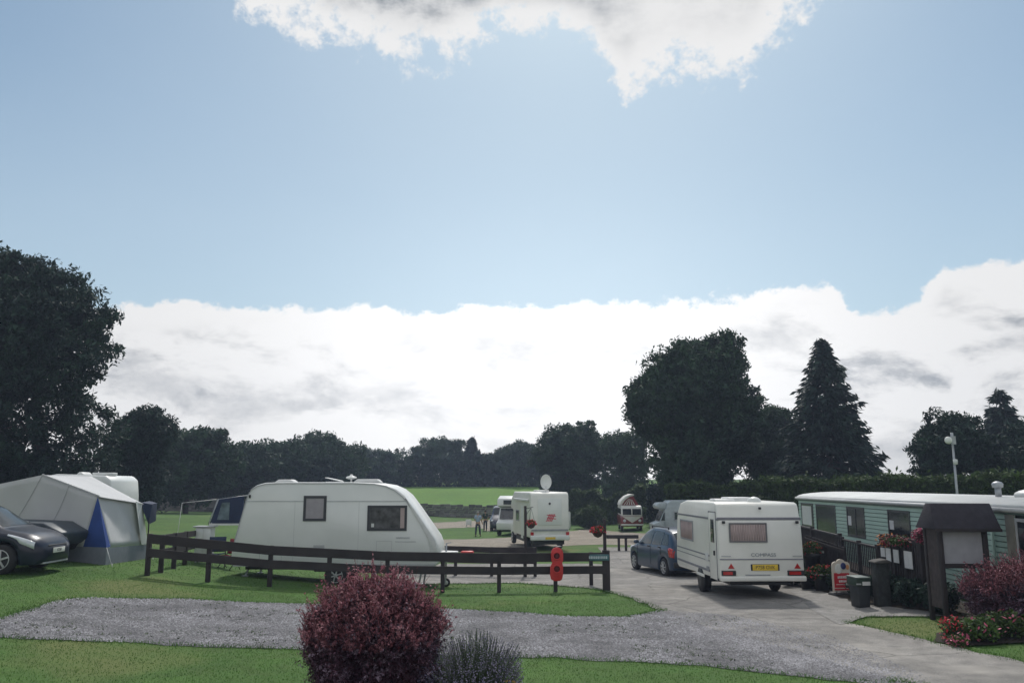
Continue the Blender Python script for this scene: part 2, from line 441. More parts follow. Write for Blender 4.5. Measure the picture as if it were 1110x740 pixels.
P_MIX = px_poly([(716,664),(790,667),(900,690),(1010,735),(985,748),(900,738),(830,715),(760,690)])
stones(16000, P_MIX, .018, 'loose_chippings', 'thin scatter of grey chippings over the edge of the tarmac', M_STONE)
def weeds(n):
    out = []
    P_ = dense(P_GRAVEL, 1, 0); xs = [p[0] for p in P_]; ys = [p[1] for p in P_]
    while len(out) < n*8*3:
        x = rnd.uniform(max(min(xs),-12), max(xs)); y = rnd.uniform(min(ys), max(ys))
        if math.sin(x*1.7+y)+math.sin(x*.6-y*2.1) < rnd.uniform(-.5,1.6): continue
        if not in_poly(np.array([x]), np.array([y]), P_)[0]: continue
        z = terrain(x,y)+.012
        for k in range(8):
            a = rnd.random()*6.28; l = rnd.uniform(.02,.07); q = a+1.57; w_ = .010; ox, oy = rnd.gauss(0,.03), rnd.gauss(0,.03)
            out += [(x+ox-w_*math.cos(q),y+oy-w_*math.sin(q),z),(x+ox+w_*math.cos(q),y+oy+w_*math.sin(q),z),(x+ox+l*math.cos(a),y+oy+l*math.sin(a),z+rnd.uniform(.01,.04))]
    o = mesh_np('gravel_weeds', np.array(out), np.arange(len(out)), 3, mat('weed_leaf', (.05,.075,.03), .8, island=.4)); tag(o, 'small dark weeds scattered through the grey gravel strip', kind='stuff')
weeds(420)
# ---------------------------------------------------------------- vegetation
def leaf_mat(name, c, c2, isl=.35, trans=.15):
    return mat(name, c, .7, scale=.55, col2=c2, island=isl, trans=trans, spec=.25)
L_DARK = leaf_mat('foliage_dark', (.015,.032,.028), (.028,.060,.036))
L_MID = leaf_mat('foliage_mid', (.024,.052,.032), (.046,.090,.040))
L_OAK = leaf_mat('foliage_oak', (.019,.042,.028), (.040,.082,.036))
L_SPR = leaf_mat('foliage_spruce', (.015,.032,.030), (.028,.054,.038))
L_HEDGE = leaf_mat('foliage_hedge', (.03,.055,.016), (.06,.10,.026))
L_SHRUB = leaf_mat('foliage_shrub', (.04,.08,.02), (.08,.14,.03))
BARK = mat('bark', (.05,.042,.035), .9, var=.4, scale=4, bump=.8, bscale=20)

def leaves(c, size, up=.3, asp=1.0, dirs=None):
    """leaf quads round the points c"""
    n = len(c)
    if dirs is None:
        a = rng.normal(size=(n,3))
    else: a = dirs + rng.normal(size=(n,3))*.35
    a /= np.linalg.norm(a,axis=1)[:,None]
    b = rng.normal(size=(n,3)); b[:,2] *= up; b -= a*(a*b).sum(1)[:,None]; b /= np.linalg.norm(b,axis=1)[:,None]
    s = size*(.55+.9*rng.random(n))[:,None]
    a = a*s*asp; b = b*s
    v = np.stack([c-a, c-b*.5, c+a, c+b*.5], 1)
    return v.reshape(-1,3)
def add_leaves(name, v, m, parent):
    return mesh_np(name, v, np.arange(len(v)), 4, m, parent)
def two_leaves(name, v1, m1, v2, m2, parent):
    v = np.concatenate([v1, v2]); o = mesh_np(name, v, np.arange(len(v)), 4, m1, parent); o.data.materials.append(m2)
    o.data.polygons.foreach_set('material_index', np.concatenate([np.zeros(len(v1)//4,dtype=np.int32), np.ones(len(v2)//4,dtype=np.int32)])); return o
def lobes_cloud(lobes, nclump, nleaf, sig, size, asp=1.3, inner=.42, zmin=None):
    w = np.array([l[3]*l[4]*l[5] for l in lobes])**.8; w /= w.sum()
    idx = rng.choice(len(lobes), nclump, p=w); L = np.array(lobes)[idx]
    d = rng.normal(size=(nclump,3)); d /= np.linalg.norm(d,axis=1)[:,None]
    r = np.where(rng.random(nclump) < inner, rng.random(nclump)**.5*.85, .86+.2*rng.random(nclump))
    c = L[:,:3] + d*L[:,3:6]*r[:,None]
    if zmin is not None: c = c[c[:,2] > zmin]
    k = np.repeat(c, nleaf, 0)
    s = sig*(.6+.8*rng.random(len(c))); s = np.repeat(s, nleaf)[:,None]
    e_ = rng.normal(size=k.shape); e_ /= np.linalg.norm(e_,axis=1)[:,None]; k = k + e_*(rng.random((len(k),1))**.5)*s*1.35*np.array([1,1,.75])
    if zmin is not None: k = k[k[:,2] > zmin]
    return leaves(k, size, asp=asp)
def trunk_mesh(name, h, r, parent, lobes=(), m=None):
    mb = MB(); p = Vector((0,0,-.3)); q = Vector((0,0,h*.25)); lean = Vector((rnd.uniform(-.3,.3),rnd.uniform(-.3,.3),h*.6))
    mb.tube(p, q, r*1.25, r, 12, caps=False); mb.tube(q, lean, r, r*.6, 12, caps=False)
    for l in lobes:
        c = Vector(l[:3]); a = q.lerp(lean, rnd.uniform(.2,1)); mid = a.lerp(c,.5)+Vector((0,0,.1*h*rnd.uniform(0,.5)))
        mb.tube(a, mid, r*.42, r*.26, 7, caps=False); mb.tube(mid, c, r*.26, r*.08, 6, caps=False)
        for k in range(4):
            e = c+Vector((rnd.uniform(-1,1)*l[3],rnd.uniform(-1,1)*l[4],rnd.uniform(-.3,1)*l[5]))*.8
            mb.tube(mid.lerp(c,rnd.uniform(.2,1)), e, r*.12, r*.03, 5, caps=False)
    return mb.build(name, m or BARK, parent, recalc=False)
def tree(name, label, x, y, H, Wd, nl=9, m=None, nclump=700, nleaf=40, size=.16, low=.12, sig=.42, group=None, seed=0, top=.5, cat='tree', depth=None):
    """crown of lobes: H total height, Wd crown width"""
    r = random.Random(seed)
    t = thing(name, label, cat, ground_loc(x, y), 0, group)
    Dp = depth or Wd; lob = []
    zc = H*(low+1)/2; hz = H*(1-low)/2
    lob.append((0,0,zc,Wd*.33,Dp*.33,hz*.8))
    for i in range(nl):
        q = 6.283*i/nl + r.uniform(-.3,.3); k = r.uniform(-1,1) if i % 3 else r.uniform(.3,.9)
        env = math.sqrt(max(.05,1-(k*(1.0 if k>0 else .75))**2)); rr = r.uniform(.17,.26)
        lob.append((math.cos(q)*env*Wd*(.5-rr)*1.0, math.sin(q)*env*Dp*(.5-rr), zc+k*hz*(.74), Wd*rr, Dp*rr, Wd*rr*r.uniform(.7,1.0)))
    for i in range(int(nl*.6)):
        q = r.uniform(0,6.283); e = r.uniform(0,.25); rr = r.uniform(.12,.2)
        lob.append((math.cos(q)*e*Wd, math.sin(q)*e*Dp, H-Wd*rr*r.uniform(.9,1.8), Wd*rr, Dp*rr, Wd*rr*.9))
    lob = [(a, b, min(max(c, f_*.9), H-f_), d_, e_, f_) for a, b, c, d_, e_, f_ in lob]
    trunk_mesh('trunk', H, max(.12,H*.028), t, lob[1:])
    add_leaves('crown', lobes_cloud(lob, nclump, nleaf, sig, size, zmin=.05), m or L_MID, t)
    return t
def conifer(name, label, x, y, H, Wd, m=None, size=.2, seed=0, levels=30, low=.03, cat='tree', dens=1.0, gap=.0, group=None):
    t = thing(name, label, cat, ground_loc(x, y), 0, group); r = np.random.default_rng(seed)
    br = MB(); br.tube((0,0,-.2),(0,0,H*.96), H*.022, .03, 10, caps=False); pts = []; dirs = []
    for k in range(levels):
        f = k/levels; z = H*(low+(1-low)*f**.92); R_ = Wd/2*(1-f)**.85*(.92+.16*r.random())+.1
        nb = int(7+9*(1-f)); off = r.random()*6.28
        for b in range(nb):
            if r.random() < gap: continue
            q = off+6.283*b/nb+r.normal(0,.1); Rb = R_*(.84+.24*r.random()); dr = -.22*(1-f)-.05
            n = max(4, int(30*dens*Rb/(Wd/2)+5)); s = .15+.85*r.random(n)**.7
            zz = z + dr*Rb*s + .18*Rb*s**3
            wd = .12+.16*Rb*s*(1-s*.4)
            px = np.cos(q)*Rb*s + r.normal(0,1,n)*wd*np.sin(q)*.7; py = np.sin(q)*Rb*s - r.normal(0,1,n)*wd*np.cos(q)*.7
            pts.append(np.stack([px,py,zz-r.random(n)*.22],1))
            dirs.append(np.stack([np.full(n,math.cos(q)),np.full(n,math.sin(q)),np.full(n,-.5)],1))
            br.tube((0,0,z),(math.cos(q)*Rb*.85,math.sin(q)*Rb*.85,z+dr*Rb*.85),.03+.02*(1-f),.01,4,caps=False)
    br.build('trunk', BARK, t, recalc=False)
    P_ = np.concatenate(pts); D_ = np.concatenate(dirs)
    P_ = np.repeat(P_,3,0)+rng.normal(0,.09,(len(P_)*3,3)); D_ = np.repeat(D_,3,0)
    add_leaves('crown', leaves(P_, size, asp=1.6, dirs=D_), m or L_SPR, t)
    return t
def tree_px(name, label, u, vtop, wpx, Y, **k):
    x = ux(u, Y, (vtop+525)/2); H = (vz(vtop, Y)-terrain(x, Y))*.955; return tree(name, label, x, Y, H, wpx*Y/913, **k)

tree_px('dark_tree', 'very big dark broadleaf tree rising behind the tent at the far left', -17, 264, 312, 44, nl=16, m=L_DARK, nclump=3000, nleaf=70, size=.11, sig=.42, low=.0, seed=3)
tree_px('dark_tree', 'lower dark tree growing against the right side of the biggest tree at the left', 148, 436, 95, 56, nl=8, m=L_DARK, nclump=750, nleaf=80, size=.11, sig=.42, low=0, seed=5)
lineup = [ (205,462,80,78,6,'tree between the biggest left tree and the low part of the wood'),
 (258,478,75,92,8,'low rounded tree just left of the domed oak on the wooded skyline'),
 (305,474,60,98,13,'low tree touching the left side of the domed oak on the wooded skyline'),
 (352,463,66,104,9,'domed oak standing proud of the wood above the left caravan'),
 (412,486,85,136,10,'low spreading tree right of the domed oak above the left caravan'),
 (478,474,56,138,11,'rounded tree just left of the small pointed fir on the skyline'),
 (535,490,50,136,12,'low tree just right of the small pointed fir on the skyline'),
 (566,477,44,134,14,'narrow tree left of the tall rounded tree behind the motorhome with the dish')]
for u, v, w, Y, sd, lab in lineup:
    tree_px('woodland_tree', lab, u, v, w*1.42, Y, nl=11, m=(L_MID if sd%2 else L_OAK), nclump=620, nleaf=70, size=.16, sig=.55, low=0, seed=sd, group='trees of the wood on the skyline')
conifer('fir_tree', 'small pointed fir poking up from the wood in the middle of the skyline', ux(511,134,500), 134, vz(473,134)-terrain(0,134), 3.8, size=.3, seed=4, levels=16)
tree_px('round_tree', 'tall rounded dark tree behind the motorhome with the roof dish', 617, 449, 92, 92, nl=10, m=L_OAK, nclump=900, nleaf=80, size=.14, sig=.5, low=0, seed=21)
tree_px('woodland_tree', 'low tree between the rounded tree and the tallest tree right of centre', 677, 462, 66, 84, nl=7, m=L_MID, nclump=450, nleaf=75, size=.14, sig=.5, low=0, seed=22)
tree_px('ash_tree', 'tallest broad tree right of centre with an uneven ragged crown', 752, 353, 150, 58, nl=15, m=L_OAK, nclump=2600, nleaf=62, size=.125, sig=.42, low=.0, seed=23)
tree_px('ash_tree', 'shorter tree filling the gap between the tallest broad tree and the big spruce', 838, 432, 80, 62, nl=8, m=L_MID, nclump=700, nleaf=80, size=.105, sig=.42, low=0, seed=25)
conifer('spruce_tree', 'big cone shaped spruce standing right of the tallest broad tree', ux(896,54,450), 54, vz(364,54)-terrain(ux(896,54),54), 8.3, size=.15, seed=6, levels=30, dens=1.4, gap=.16)
tree_px('yew_tree', 'low rounded dark tree behind the lamp mast at the right', 1028, 440, 106, 46, nl=10, m=L_DARK, nclump=620, nleaf=80, size=.09, sig=.34, low=0, seed=31)
conifer('spruce_tree', 'thin sparse spruce top standing behind the dark trees at the far right', ux(1086,58,460), 58, vz(420,58)-terrain(ux(1083,58),58), 6.8, size=.17, seed=8, levels=22, gap=.2, dens=1.0)
tree_px('yew_tree', 'dark tree cut by the right edge of the view behind the green lodge', 1118, 452, 92, 44, nl=8, m=L_DARK, nclump=560, nleaf=80, size=.09, sig=.34, low=0, seed=33)

def hedge(name, label, a, b, h, w, m, size=.12, n=6000, cat='hedge', lump=.15):
    a = Vector(a); b = Vector(b); Ln = (b-a).length; d = (b-a)/Ln; s = Vector((-d.y,d.x))
    t = thing(name, label, cat, ground_loc(a.x, a.y)); P_ = []
    k = rng.random(n); e = rng.random(n); f = rng.random(n)
    for i in range(n):
        u_ = k[i]*Ln; hh = h*(1+lump*math.sin(u_*1.3)+lump*.6*math.sin(u_*3.1+1)); c = e[i]
        if c < .4: z = hh*f[i]; o_ = -w/2
        elif c < .8: z = hh*(.93+.07*rnd.random()); o_ = (f[i]-.5)*w
        else: z = hh*f[i]; o_ = (rnd.random()-.5)*w
        p = a+d*u_+s*(o_+rnd.gauss(0,.06)); P_.append((p.x-a.x, p.y-a.y, terrain(p.x,p.y)-terrain(a.x,a.y)+z+rnd.gauss(0,.05*h)))
    add_leaves('leaves', leaves(np.array(P_), size, asp=1.3), m, t)
    st = MB()
    for i in range(int(Ln/.5)):
        p = a+d*(i*.5+.2); st.tube((p.x-a.x,p.y-a.y,terrain(p.x,p.y)-terrain(a.x,a.y)-.1),(p.x-a.x+rnd.uniform(-.2,.2),p.y-a.y,h*.8),.03,.012,5,caps=False)
    st.build('stems', BARK, t, recalc=False)
    return t
hedge('clipped_hedge', 'long clipped dark hedge running behind the green lodge', (13.2,44), (24,36), vz(521.5,41)-terrain(18,41), 1.4, L_HEDGE, .10, 26000, lump=.03)
hedge('tall_hedge', 'loose hedge between the big spruce and the roof of the touring caravan', (9.5,52), (21,50), 2.9, 2.0, L_HEDGE, .14, 22000, lump=.05)
hedge('rough_hedge', 'rough green hedge beyond the red camper van with the raised roof', (5.5,78), (15,76), 2.6, 2.2, L_HEDGE, .15, 14000)
hedge('low_hedge', 'low hedge under the trees behind the dry stone wall', (-62,99), (-20,99), 4.2, 2, L_DARK, .2, 30000)
hedge('woodland_edge', 'dark undergrowth along the far edge of the pasture', (-40,133), (20,132), 4.2, 3, L_DARK, .3, 16000)
hedge('scrub_bank', 'dark scrub below the tallest broad tree right of centre', (11.6,70), (21,64), 2.8, 2.4, L_DARK, .13, 16000)
def bush(name, label, x, y, w, h, m, n=2500, size=.05, d=None, cat='shrub', sig=.09, z0=0, seed=1, asp=1.4, clumps=None):
    t = thing(name, label, cat, ground_loc(x,y)); r = random.Random(seed); d = d or w
    lob = [(0,0,h*.5,w*.4,d*.4,h*.45)]
    for i in range(9):
        q = 6.283*i/9; k = r.uniform(.3,.75); lob.append((math.cos(q)*w*.3,math.sin(q)*d*.3,h*k,w*.2,d*.2,h*.24))
    add_leaves('leaves', lobes_cloud(lob, clumps or n//14, 14, sig, size, inner=.25, zmin=z0, asp=asp), m, t)
    st = MB()
    for i in range(12):
        q = r.uniform(0,6.28); st.tube((0,0,-.05),(math.cos(q)*w*.35,math.sin(q)*d*.35,h*r.uniform(.5,.85)),.02*h,.006*h,5,caps=False)
    st.build('stems', BARK, t, recalc=False)
    return t
g = G(640,573); bush('dense_bush', 'dense dark green bush beside the track right of the motorhome', g.x, g.y, 2.6, 1.9, L_HEDGE, 9000, .10, sig=.15)
g = G(664,562); bush('bright_bush', 'bright green rounded bush on the bank left of the red camper van', g.x-1.2, g.y+2, 4.4, 2.1, L_SHRUB, 9000, .14, sig=.25, seed=4)

# foreground barberry: many fine twigs with small purple red leaves
B_RED = mat('barberry_leaf', (.052,.026,.046), .6, scale=4.5, col2=(.145,.072,.100), island=.6, trans=.2, spec=.35)
B_TIP = mat('barberry_tip', (.30,.10,.13), .6, scale=6, col2=(.40,.20,.23), island=.35, trans=.3, spec=.3)
B_SILV = mat('barberry_pale_leaf', (.27,.20,.26), .6, scale=6, island=.4, trans=.15)
def barberry(label, x, y, w, d, h, n, size, seed, z_base=0.0):
    t = thing('barberry_bush', label, 'shrub', ground_loc(x,y)); r = np.random.default_rng(seed)
    st = MB(); tips = []; body = []; pale = []
    for i in range(n):
        q = r.random()*6.283; cz = r.random()**.8; el = math.asin(min(1,cz*1.0))
        if r.random() < .35: el = -r.random()*.75
        lum = 1+.09*math.sin(q*4+el*5+seed)+.06*math.sin(q*9-el*7)+.05*math.sin(q*15+el*13)
        R_ = np.array([w/2*math.cos(q)*math.cos(el), d/2*math.sin(q)*math.cos(el), h*.5*math.sin(el)])*lum
        c = np.array([0,0,h*.52]); k0 = .55; p0 = c+R_*k0; p1 = c+R_*(.93+.12*r.random())
        out = R_/np.linalg.norm(R_); bend = r.normal(0,.08,3)*w*.5
        if p1[2] < .03: continue
        m_ = 26
        s = r.random(m_)**.6; pp = p0+(p1-p0)*s[:,None]+bend*(s[:,None]**2)*.5+r.normal(0,.014,(m_,3))*w/1.6
        (pale if r.random() < .18 else body).append(pp)
        if i % 3 == 0: st.tube(p0, p1, .003*w, .0012*w, 4, caps=False)
        if el > .15 and r.random() < .8:
            L_ = (.03+.15*r.random()**3)*w*.8; e = p1+(out*.45+np.array([r.normal(0,.3),r.normal(0,.3),.9]))*L_
            k = 9; s = r.random(k)[:,None]; tips.append(p1+(e-p1)*s+r.normal(0,.006,(k,3))*w/1.6)
            st.tube(p1, e, .0022*w, .001*w, 3, caps=False)
    for i in range(18):
        q = r.random()*6.283; st.tube((math.cos(q)*.05,math.sin(q)*.05,-.05),(math.cos(q)*w*.3,math.sin(q)*d*.3,h*(.4+.4*r.random())),.012*w,.004*w,6,caps=False)
    add_leaves('leaves', leaves(np.concatenate(body), size, asp=1.2), B_RED, t)
    add_leaves('pale_leaves', leaves(np.concatenate(pale), size, asp=1.2), B_SILV, t)
    add_leaves('young_shoots', leaves(np.concatenate(tips), size, asp=1.3), B_TIP, t)
    st.build('twigs', mat('barberry_twig', (.10,.03,.035), .8), t, recalc=False)
    return t
BX, BY = ux(410, 8.6), 8.6
gb = terrain(BX, BY); barberry('big round purple red barberry bush in the foreground', BX, BY, 1.29, 1.28, vz(638,8.6)-gb, 6500, .0125, 5)
barberry('wide dark red barberry bush in front of the roofed notice board', 10.25, 16.75, 2.7, 1.1, .98, 5600, .020, 6)

# lavender in front, right of the barberry
M_LAVS = mat('lavender_stem', (.08,.11,.065), .8, island=.3, trans=.1); M_LAVF = mat('lavender_flower', (.13,.115,.19), .8, island=.4)
def lavender(x, y, w, h, n, label):
    t = thing('lavender_bush', label, 'plant', ground_loc(x,y)); v=[]; hv=[]
    r = np.random.default_rng(3)
    for i in range(n):
        q = r.random()*6.283; s = r.random()**.5; a = s*.95
        p0 = np.array([math.cos(q)*s*.12*w, math.sin(q)*s*.12*w, 0]); d_ = np.array([math.cos(q)*math.sin(a), math.sin(q)*math.sin(a), math.cos(a)])
        L_ = h*(.8+.35*r.random())*(1-.1*s); p1 = p0+d_*L_; sd = np.array([-math.sin(q),math.cos(q),0])*.0032
        if L_*d_[0] > .62*w: continue
        v += [p0-sd, p0+sd, p1+sd, p1-sd]
        for k in range(6):
            c = p1 - d_*(k*.016) + r.normal(0,.004,3); u_ = r.normal(size=3); u_ /= np.linalg.norm(u_); w_ = np.cross(u_, d_)
            hv += [c-u_*.008, c-w_*.008, c+u_*.008, c+w_*.008]
        if i % 2 == 0:
            for k in range(5):
                c = p0+(p1-p0)*(.15+.1*k)+r.normal(0,.01,3); hh = d_*.03+r.normal(0,.01,3); v += [c, c+sd*1.5, c+hh+sd, c+hh]
    add_leaves('stems', np.array(v), M_LAVS, t); add_leaves('flower_spikes', np.array(hv), M_LAVF, t)
lavender(ux(517,8.4,700), 8.4, .64, vz(690,8.4)-terrain(0,8.4)-.03, 1500, 'grey green lavender with faded purple spikes right of the foreground barberry')
# marigold
t = thing('marigold', 'yellow marigold just showing at the bottom edge beside the lavender', 'flower', ground_loc(ux(555,8.2),8.2))
hz = vz(738,8.2)-terrain(0,8.2)
for k in range(3):
    px_, py_, pz_ = (k-1)*.045, (k%2)*.03, hz-.01*k
    MB().tube((px_*.3,0,0),(px_,py_,pz_),.004,.003,5).build('stem', M_LAVS, t)
    h_ = MB()
    for j in range(14):
        a = 6.283*j/14; h_.add([(px_,py_,pz_),(px_+.028*math.cos(a-.2),py_+.028*math.sin(a-.2),pz_+.006),(px_+.034*math.cos(a),py_+.034*math.sin(a),pz_+.002),(px_+.028*math.cos(a+.2),py_+.028*math.sin(a+.2),pz_+.006)],[(0,1,2,3)])
    h_.build('flower_head', mat('marigold_petal', (.75,.42,.02), .6), t, recalc=False)

F_RED = mat('red_petal', (.55,.025,.05), .6, island=.4, trans=.2); F_ORG = mat('orange_petal', (.6,.22,.05), .6, island=.3, trans=.2)
F_PINK = mat('pink_petal', (.5,.10,.18), .6, island=.4, trans=.2)
def flowers(name, label, x, y, w, h, mf, n=350, size=.03, cat='plant', z=None, leafm=None, nf=.5, d=None, seed=1):
    t = thing(name, label, cat, (x,y,terrain(x,y) if z is None else z)); r = np.random.default_rng(seed); d = d or w
    def pts(n, lo, hi):
        q = r.normal(size=(n,3)); q /= np.linalg.norm(q,axis=1)[:,None]; k = lo+(hi-lo)*r.random(n)[:,None]
        p = q*k*np.array([w/2,d/2,h/2])*(1+.15*np.sin(q[:,:1]*7)); p[:,2] += h/2; return p[p[:,2] > 0]
    two_leaves('blooms', leaves(pts(int(n*2.2),.2,1), size), leafm or L_SHRUB, leaves(pts(int(n*nf)+10,.9,1.1), size*1.1), mf, t)
    s = MB()
    for i in range(8):
        a = r.random()*6.28; s.tube((0,0,-.03),(math.cos(a)*w*.3,math.sin(a)*d*.3,h*.6),.01,.004,4,caps=False)
    s.build('stems', M_LAVS, t, recalc=False); return t
flowers('dahlia_plant', 'small bright red flowering plant at the left end of the right hand bed', 8.1, 15.95, .40, .45, F_RED, 450, .028, nf=.35, leafm=L_HEDGE, seed=2)
flowers('bedding_plant', 'low pale pink flowering plant on the lawn edge beside the bright red one', 8.0, 15.55, .34, .22, F_PINK, 300, .025, nf=.25, seed=3)
for i, (x_, w_, h_, lab) in enumerate([(8.45,.7,.45,'low leafy plant just right of the bright red flowers'),(8.95,.75,.5,'bright green leafy plant in the middle of the right hand bed'),(9.5,.7,.42,'grey green leafy plant toward the right of the bed'),(10.0,.8,.5,'green leafy plant at the right edge of the view')]):
    flowers('leafy_plant', lab, x_+.1, 15.8+.1*(i%2), w_, h_, F_PINK, 900, .04, nf=.03, leafm=[L_SHRUB,L_HEDGE][i%2], seed=20+i)
# ---------------------------------------------------------------- helpers for vehicles
def text_mesh(name, s, size, loc, rot, m, parent, depth=.002, align='CENTER', sx=1.0):
    cu = bpy.data.curves.new(name, 'FONT'); cu.body = s; cu.size = size; cu.extrude = depth; cu.align_x = align; cu.align_y = 'CENTER'
    tmp = bpy.data.objects.new(name, cu); COL.objects.link(tmp)
    dg = bpy.context.evaluated_depsgraph_get(); me = bpy.data.meshes.new_from_object(tmp.evaluated_get(dg))
    bpy.data.objects.remove(tmp); me.materials.clear(); me.materials.append(m); me.name = name
    o = bpy.data.objects.new(name, me); COL.objects.link(o); o.parent = parent; o.location = loc; o.rotation_euler = rot; o.scale = (sx,1,1)
    return o
PAINT_W = mat('plate_white', (.7,.7,.66), .5); PAINT_Y = mat('plate_yellow', (.72,.50,.05), .5); INK = mat('black_ink', (.02,.02,.02), .6); INKG = mat('grey_ink', (.22,.24,.27), .6)
def wheel(parent, x, y, r, wd, side, rim=ALLOY, spokes=5, name='wheel'):
    """side = +1: outer face looks to +y"""
    w_ = bpy.data.objects.new(name, None); COL.objects.link(w_); w_.parent = parent; w_.location = (x, y, r); w_.empty_display_size = .1
    MB().lathe([(r*.62,-wd/2),(r*.9,-wd/2),(r,-wd*.3),(r,wd*.3),(r*.9,wd/2),(r*.62,wd/2)], n=28, axis='y').build('tyre', RUBBER, w_)
    mb = MB(); o = wd/2*side
    mb.lathe([(r*.66,-wd*.35*side),(r*.66,o*1.02),(r*.60,o*1.02),(r*.58,o*.55),(.01,o*.5)], n=28, axis='y')
    for i in range(spokes):
        a = 6.283*i/spokes+.3; ca, sa = math.cos(a), math.sin(a)
        mb.bar((ca*r*.1,o*.98,sa*r*.1),(ca*r*.6,o*.86,sa*r*.6), r*.2, wd*.18)
    mb.lathe([(.01,o*1.1),(r*.16,o*1.1),(r*.18,o*.6)], n=14, axis='y')
    mb.build('rim', rim, w_)
    mb = MB()
    for i in range(spokes):
        a = 6.283*(i+.5)/spokes+.3; mb.ball((math.cos(a)*r*.36, o*.62, math.sin(a)*r*.36), r*.09, 8, 6, sy=.3)
    return w_

def car(name, label, loc, rz, col_m, sta, wheels, glass, r_w=.32, wd=.20, scale=1.0, cat='car', trim=None, sil=.0, spokes=5, rimm=ALLOY):
    """sta rows: x, zbottom, zbelt, zroof, halfwidth, half roof width"""
    t = thing(name, label, cat, loc, rz, None, scale)
    f = [pchip([(s[0], s[k]) for s in sta]) for k in range(1, 6)]
    X0, X1 = sta[0][0], sta[-1][0]
    def zb(x):
        b = f[0](x)
        for xw in wheels:
            q = (r_w+.055)**2-(x-xw)**2
            if q > 0: b = max(b, r_w+math.sqrt(q)*.98)
        return b
    def ring(x, inset=0.0):
        b0, be, ro, hw, wr = zb(x), f[1](x), f[2](x), f[3](x), f[4](x)
        b = min(b0, be-.06); m_ = (b+be)/2; bb = f[0](x)
        g = max(0.0, ro-be)
        return [(0,b),(hw*.80,b),(hw*.955,b+.01),(hw*.985,b+min(.1,(be-b)*.2)),(hw,m_),(hw*.985,be-.10*(be-m_)-.01),(hw*.945,be),
                (hw*.945+(wr-hw*.945)*.35+.012*min(1,g*3),be+g*.36),(hw*.945+(wr-hw*.945)*.7+.01*min(1,g*3),be+g*.70),(wr,ro-min(.05,g*.12)),(wr*.84,ro-min(.015,g*.05)),(wr*.45,ro+.012*min(1,g*3)),(0,ro+.02*min(1,g*3))]
    xs = sorted(set([round(X0+(X1-X0)*i/70,4) for i in range(71)]+[s[0] for s in sta]))
    vs = []; nr = 13
    for x in xs:
        rg = ring(x); vs += [(x, y, z) for y, z in rg] + [(x, -y, z) for y, z in reversed(rg[1:-1])]
    m_ = 2*nr-2; fs = []
    for i in range(len(xs)-1):
        for k in range(m_): fs.append((i*m_+k, i*m_+(k+1)%m_, (i+1)*m_+(k+1)%m_, (i+1)*m_+k))
    mb = MB(); mb.add(vs, fs, True); n_ = len(xs)
    mb.add(vs[:m_], [tuple(range(m_))], True); mb.add(vs[-m_:], [tuple(range(m_))], True)
    body = mb.build('body', col_m, t)
    try: body.data.set_sharp_from_angle(angle=R(55))
    except Exception: pass
    def side(x, k, s, off=.006):
        """k 0..1 from belt to roof edge on side s"""
        rg = ring(x); P_ = [rg[6], rg[7], rg[8], rg[9]]; q = k*3; i = min(2, int(q)); u_ = q-i
        y = P_[i][0]+(P_[i+1][0]-P_[i][0])*u_; z = P_[i][1]+(P_[i+1][1]-P_[i][1])*u_
        return (x, s*(y+off), z+off*.3)
    def flank(x, k, s, off=.004):
        rg = ring(x); P_ = rg[3:7]; q = k*3; i = min(2, int(q)); u_ = q-i
        return (x, s*(P_[i][0]+(P_[i+1][0]-P_[i][0])*u_+off), P_[i][1]+(P_[i+1][1]-P_[i][1])*u_)
    def topf(x, y, off=.006):
        rg = ring(x); P_ = [rg[12], rg[11], rg[10], rg[9], rg[8]]; a = abs(y)*rg[9][0]*1.0
        for i in range(3):
            if a <= P_[i+1][0]+1e-6:
                u_ = (a-P_[i][0])/max(1e-6,(P_[i+1][0]-P_[i][0])); return (x+0, math.copysign(a,y), P_[i][1]+(P_[i+1][1]-P_[i][1])*u_+off)
        return (x, math.copysign(a,y), P_[3][1]+off)
    for nm, (xa, xb, xc, xd, k0, k1) in glass.get('side', []):
        # xa-xb along the belt, xc-xd along the roof
        for s in (1,-1):
            g_ = MB(); g_.grid(lambda u_, v_: side((xa+(xb-xa)*u_)*(1-v_)+(xc+(xd-xc)*u_)*v_, k0+(k1-k0)*v_, s), 10, 5)
            g_.build('side_window', GLASS2, t, recalc=False)
    if 'front' in glass:
        xa, xb, wy = glass['front']; g_ = MB(); g_.grid(lambda u_, v_: topf(xa+(xb-xa)*v_, (u_*2-1)*wy, .008), 14, 10); g_.build('windscreen', GLASS2, t, recalc=False)
    if 'rear' in glass:
        xa, xb, wy = glass['rear']; g_ = MB(); g_.grid(lambda u_, v_: topf(xa+(xb-xa)*v_, (u_*2-1)*wy, .008), 14, 10); g_.build('rear_window', GLASS2, t, recalc=False)
    ub = MB(); ub.box(X0+.25, X1-.25, -.62, .62, .2, .62); ub.build('underbody', BLACK, t)
    for xw in wheels:
        for s in (1,-1):
            hw = f[3](xw); wheel(t, xw, s*(hw-wd/2-.015), r_w, wd, s, rim=rimm, spokes=spokes)
    # door lines, sill, handles and mirrors
    for xl in glass.get('seams', []):
        for s in (1,-1):
            sm = MB(); a = [Vector(flank(xl, k/6*.9+.05, s, .003)) for k in range(7)]
            for p, q in zip(a, a[1:]): sm.bar(p, q, .012, .012)
            sm.build('door_seam', BLACK, t)
    for xl in glass.get('handles', []):
        for s in (1,-1):
            p = flank(xl, .82, s, .015); MB().box(xl-.09, xl+.09, p[1]-.02, p[1]+.02, p[2]-.02, p[2]+.02).build('door_handle', trim or BLACK, t, bevel=.008)
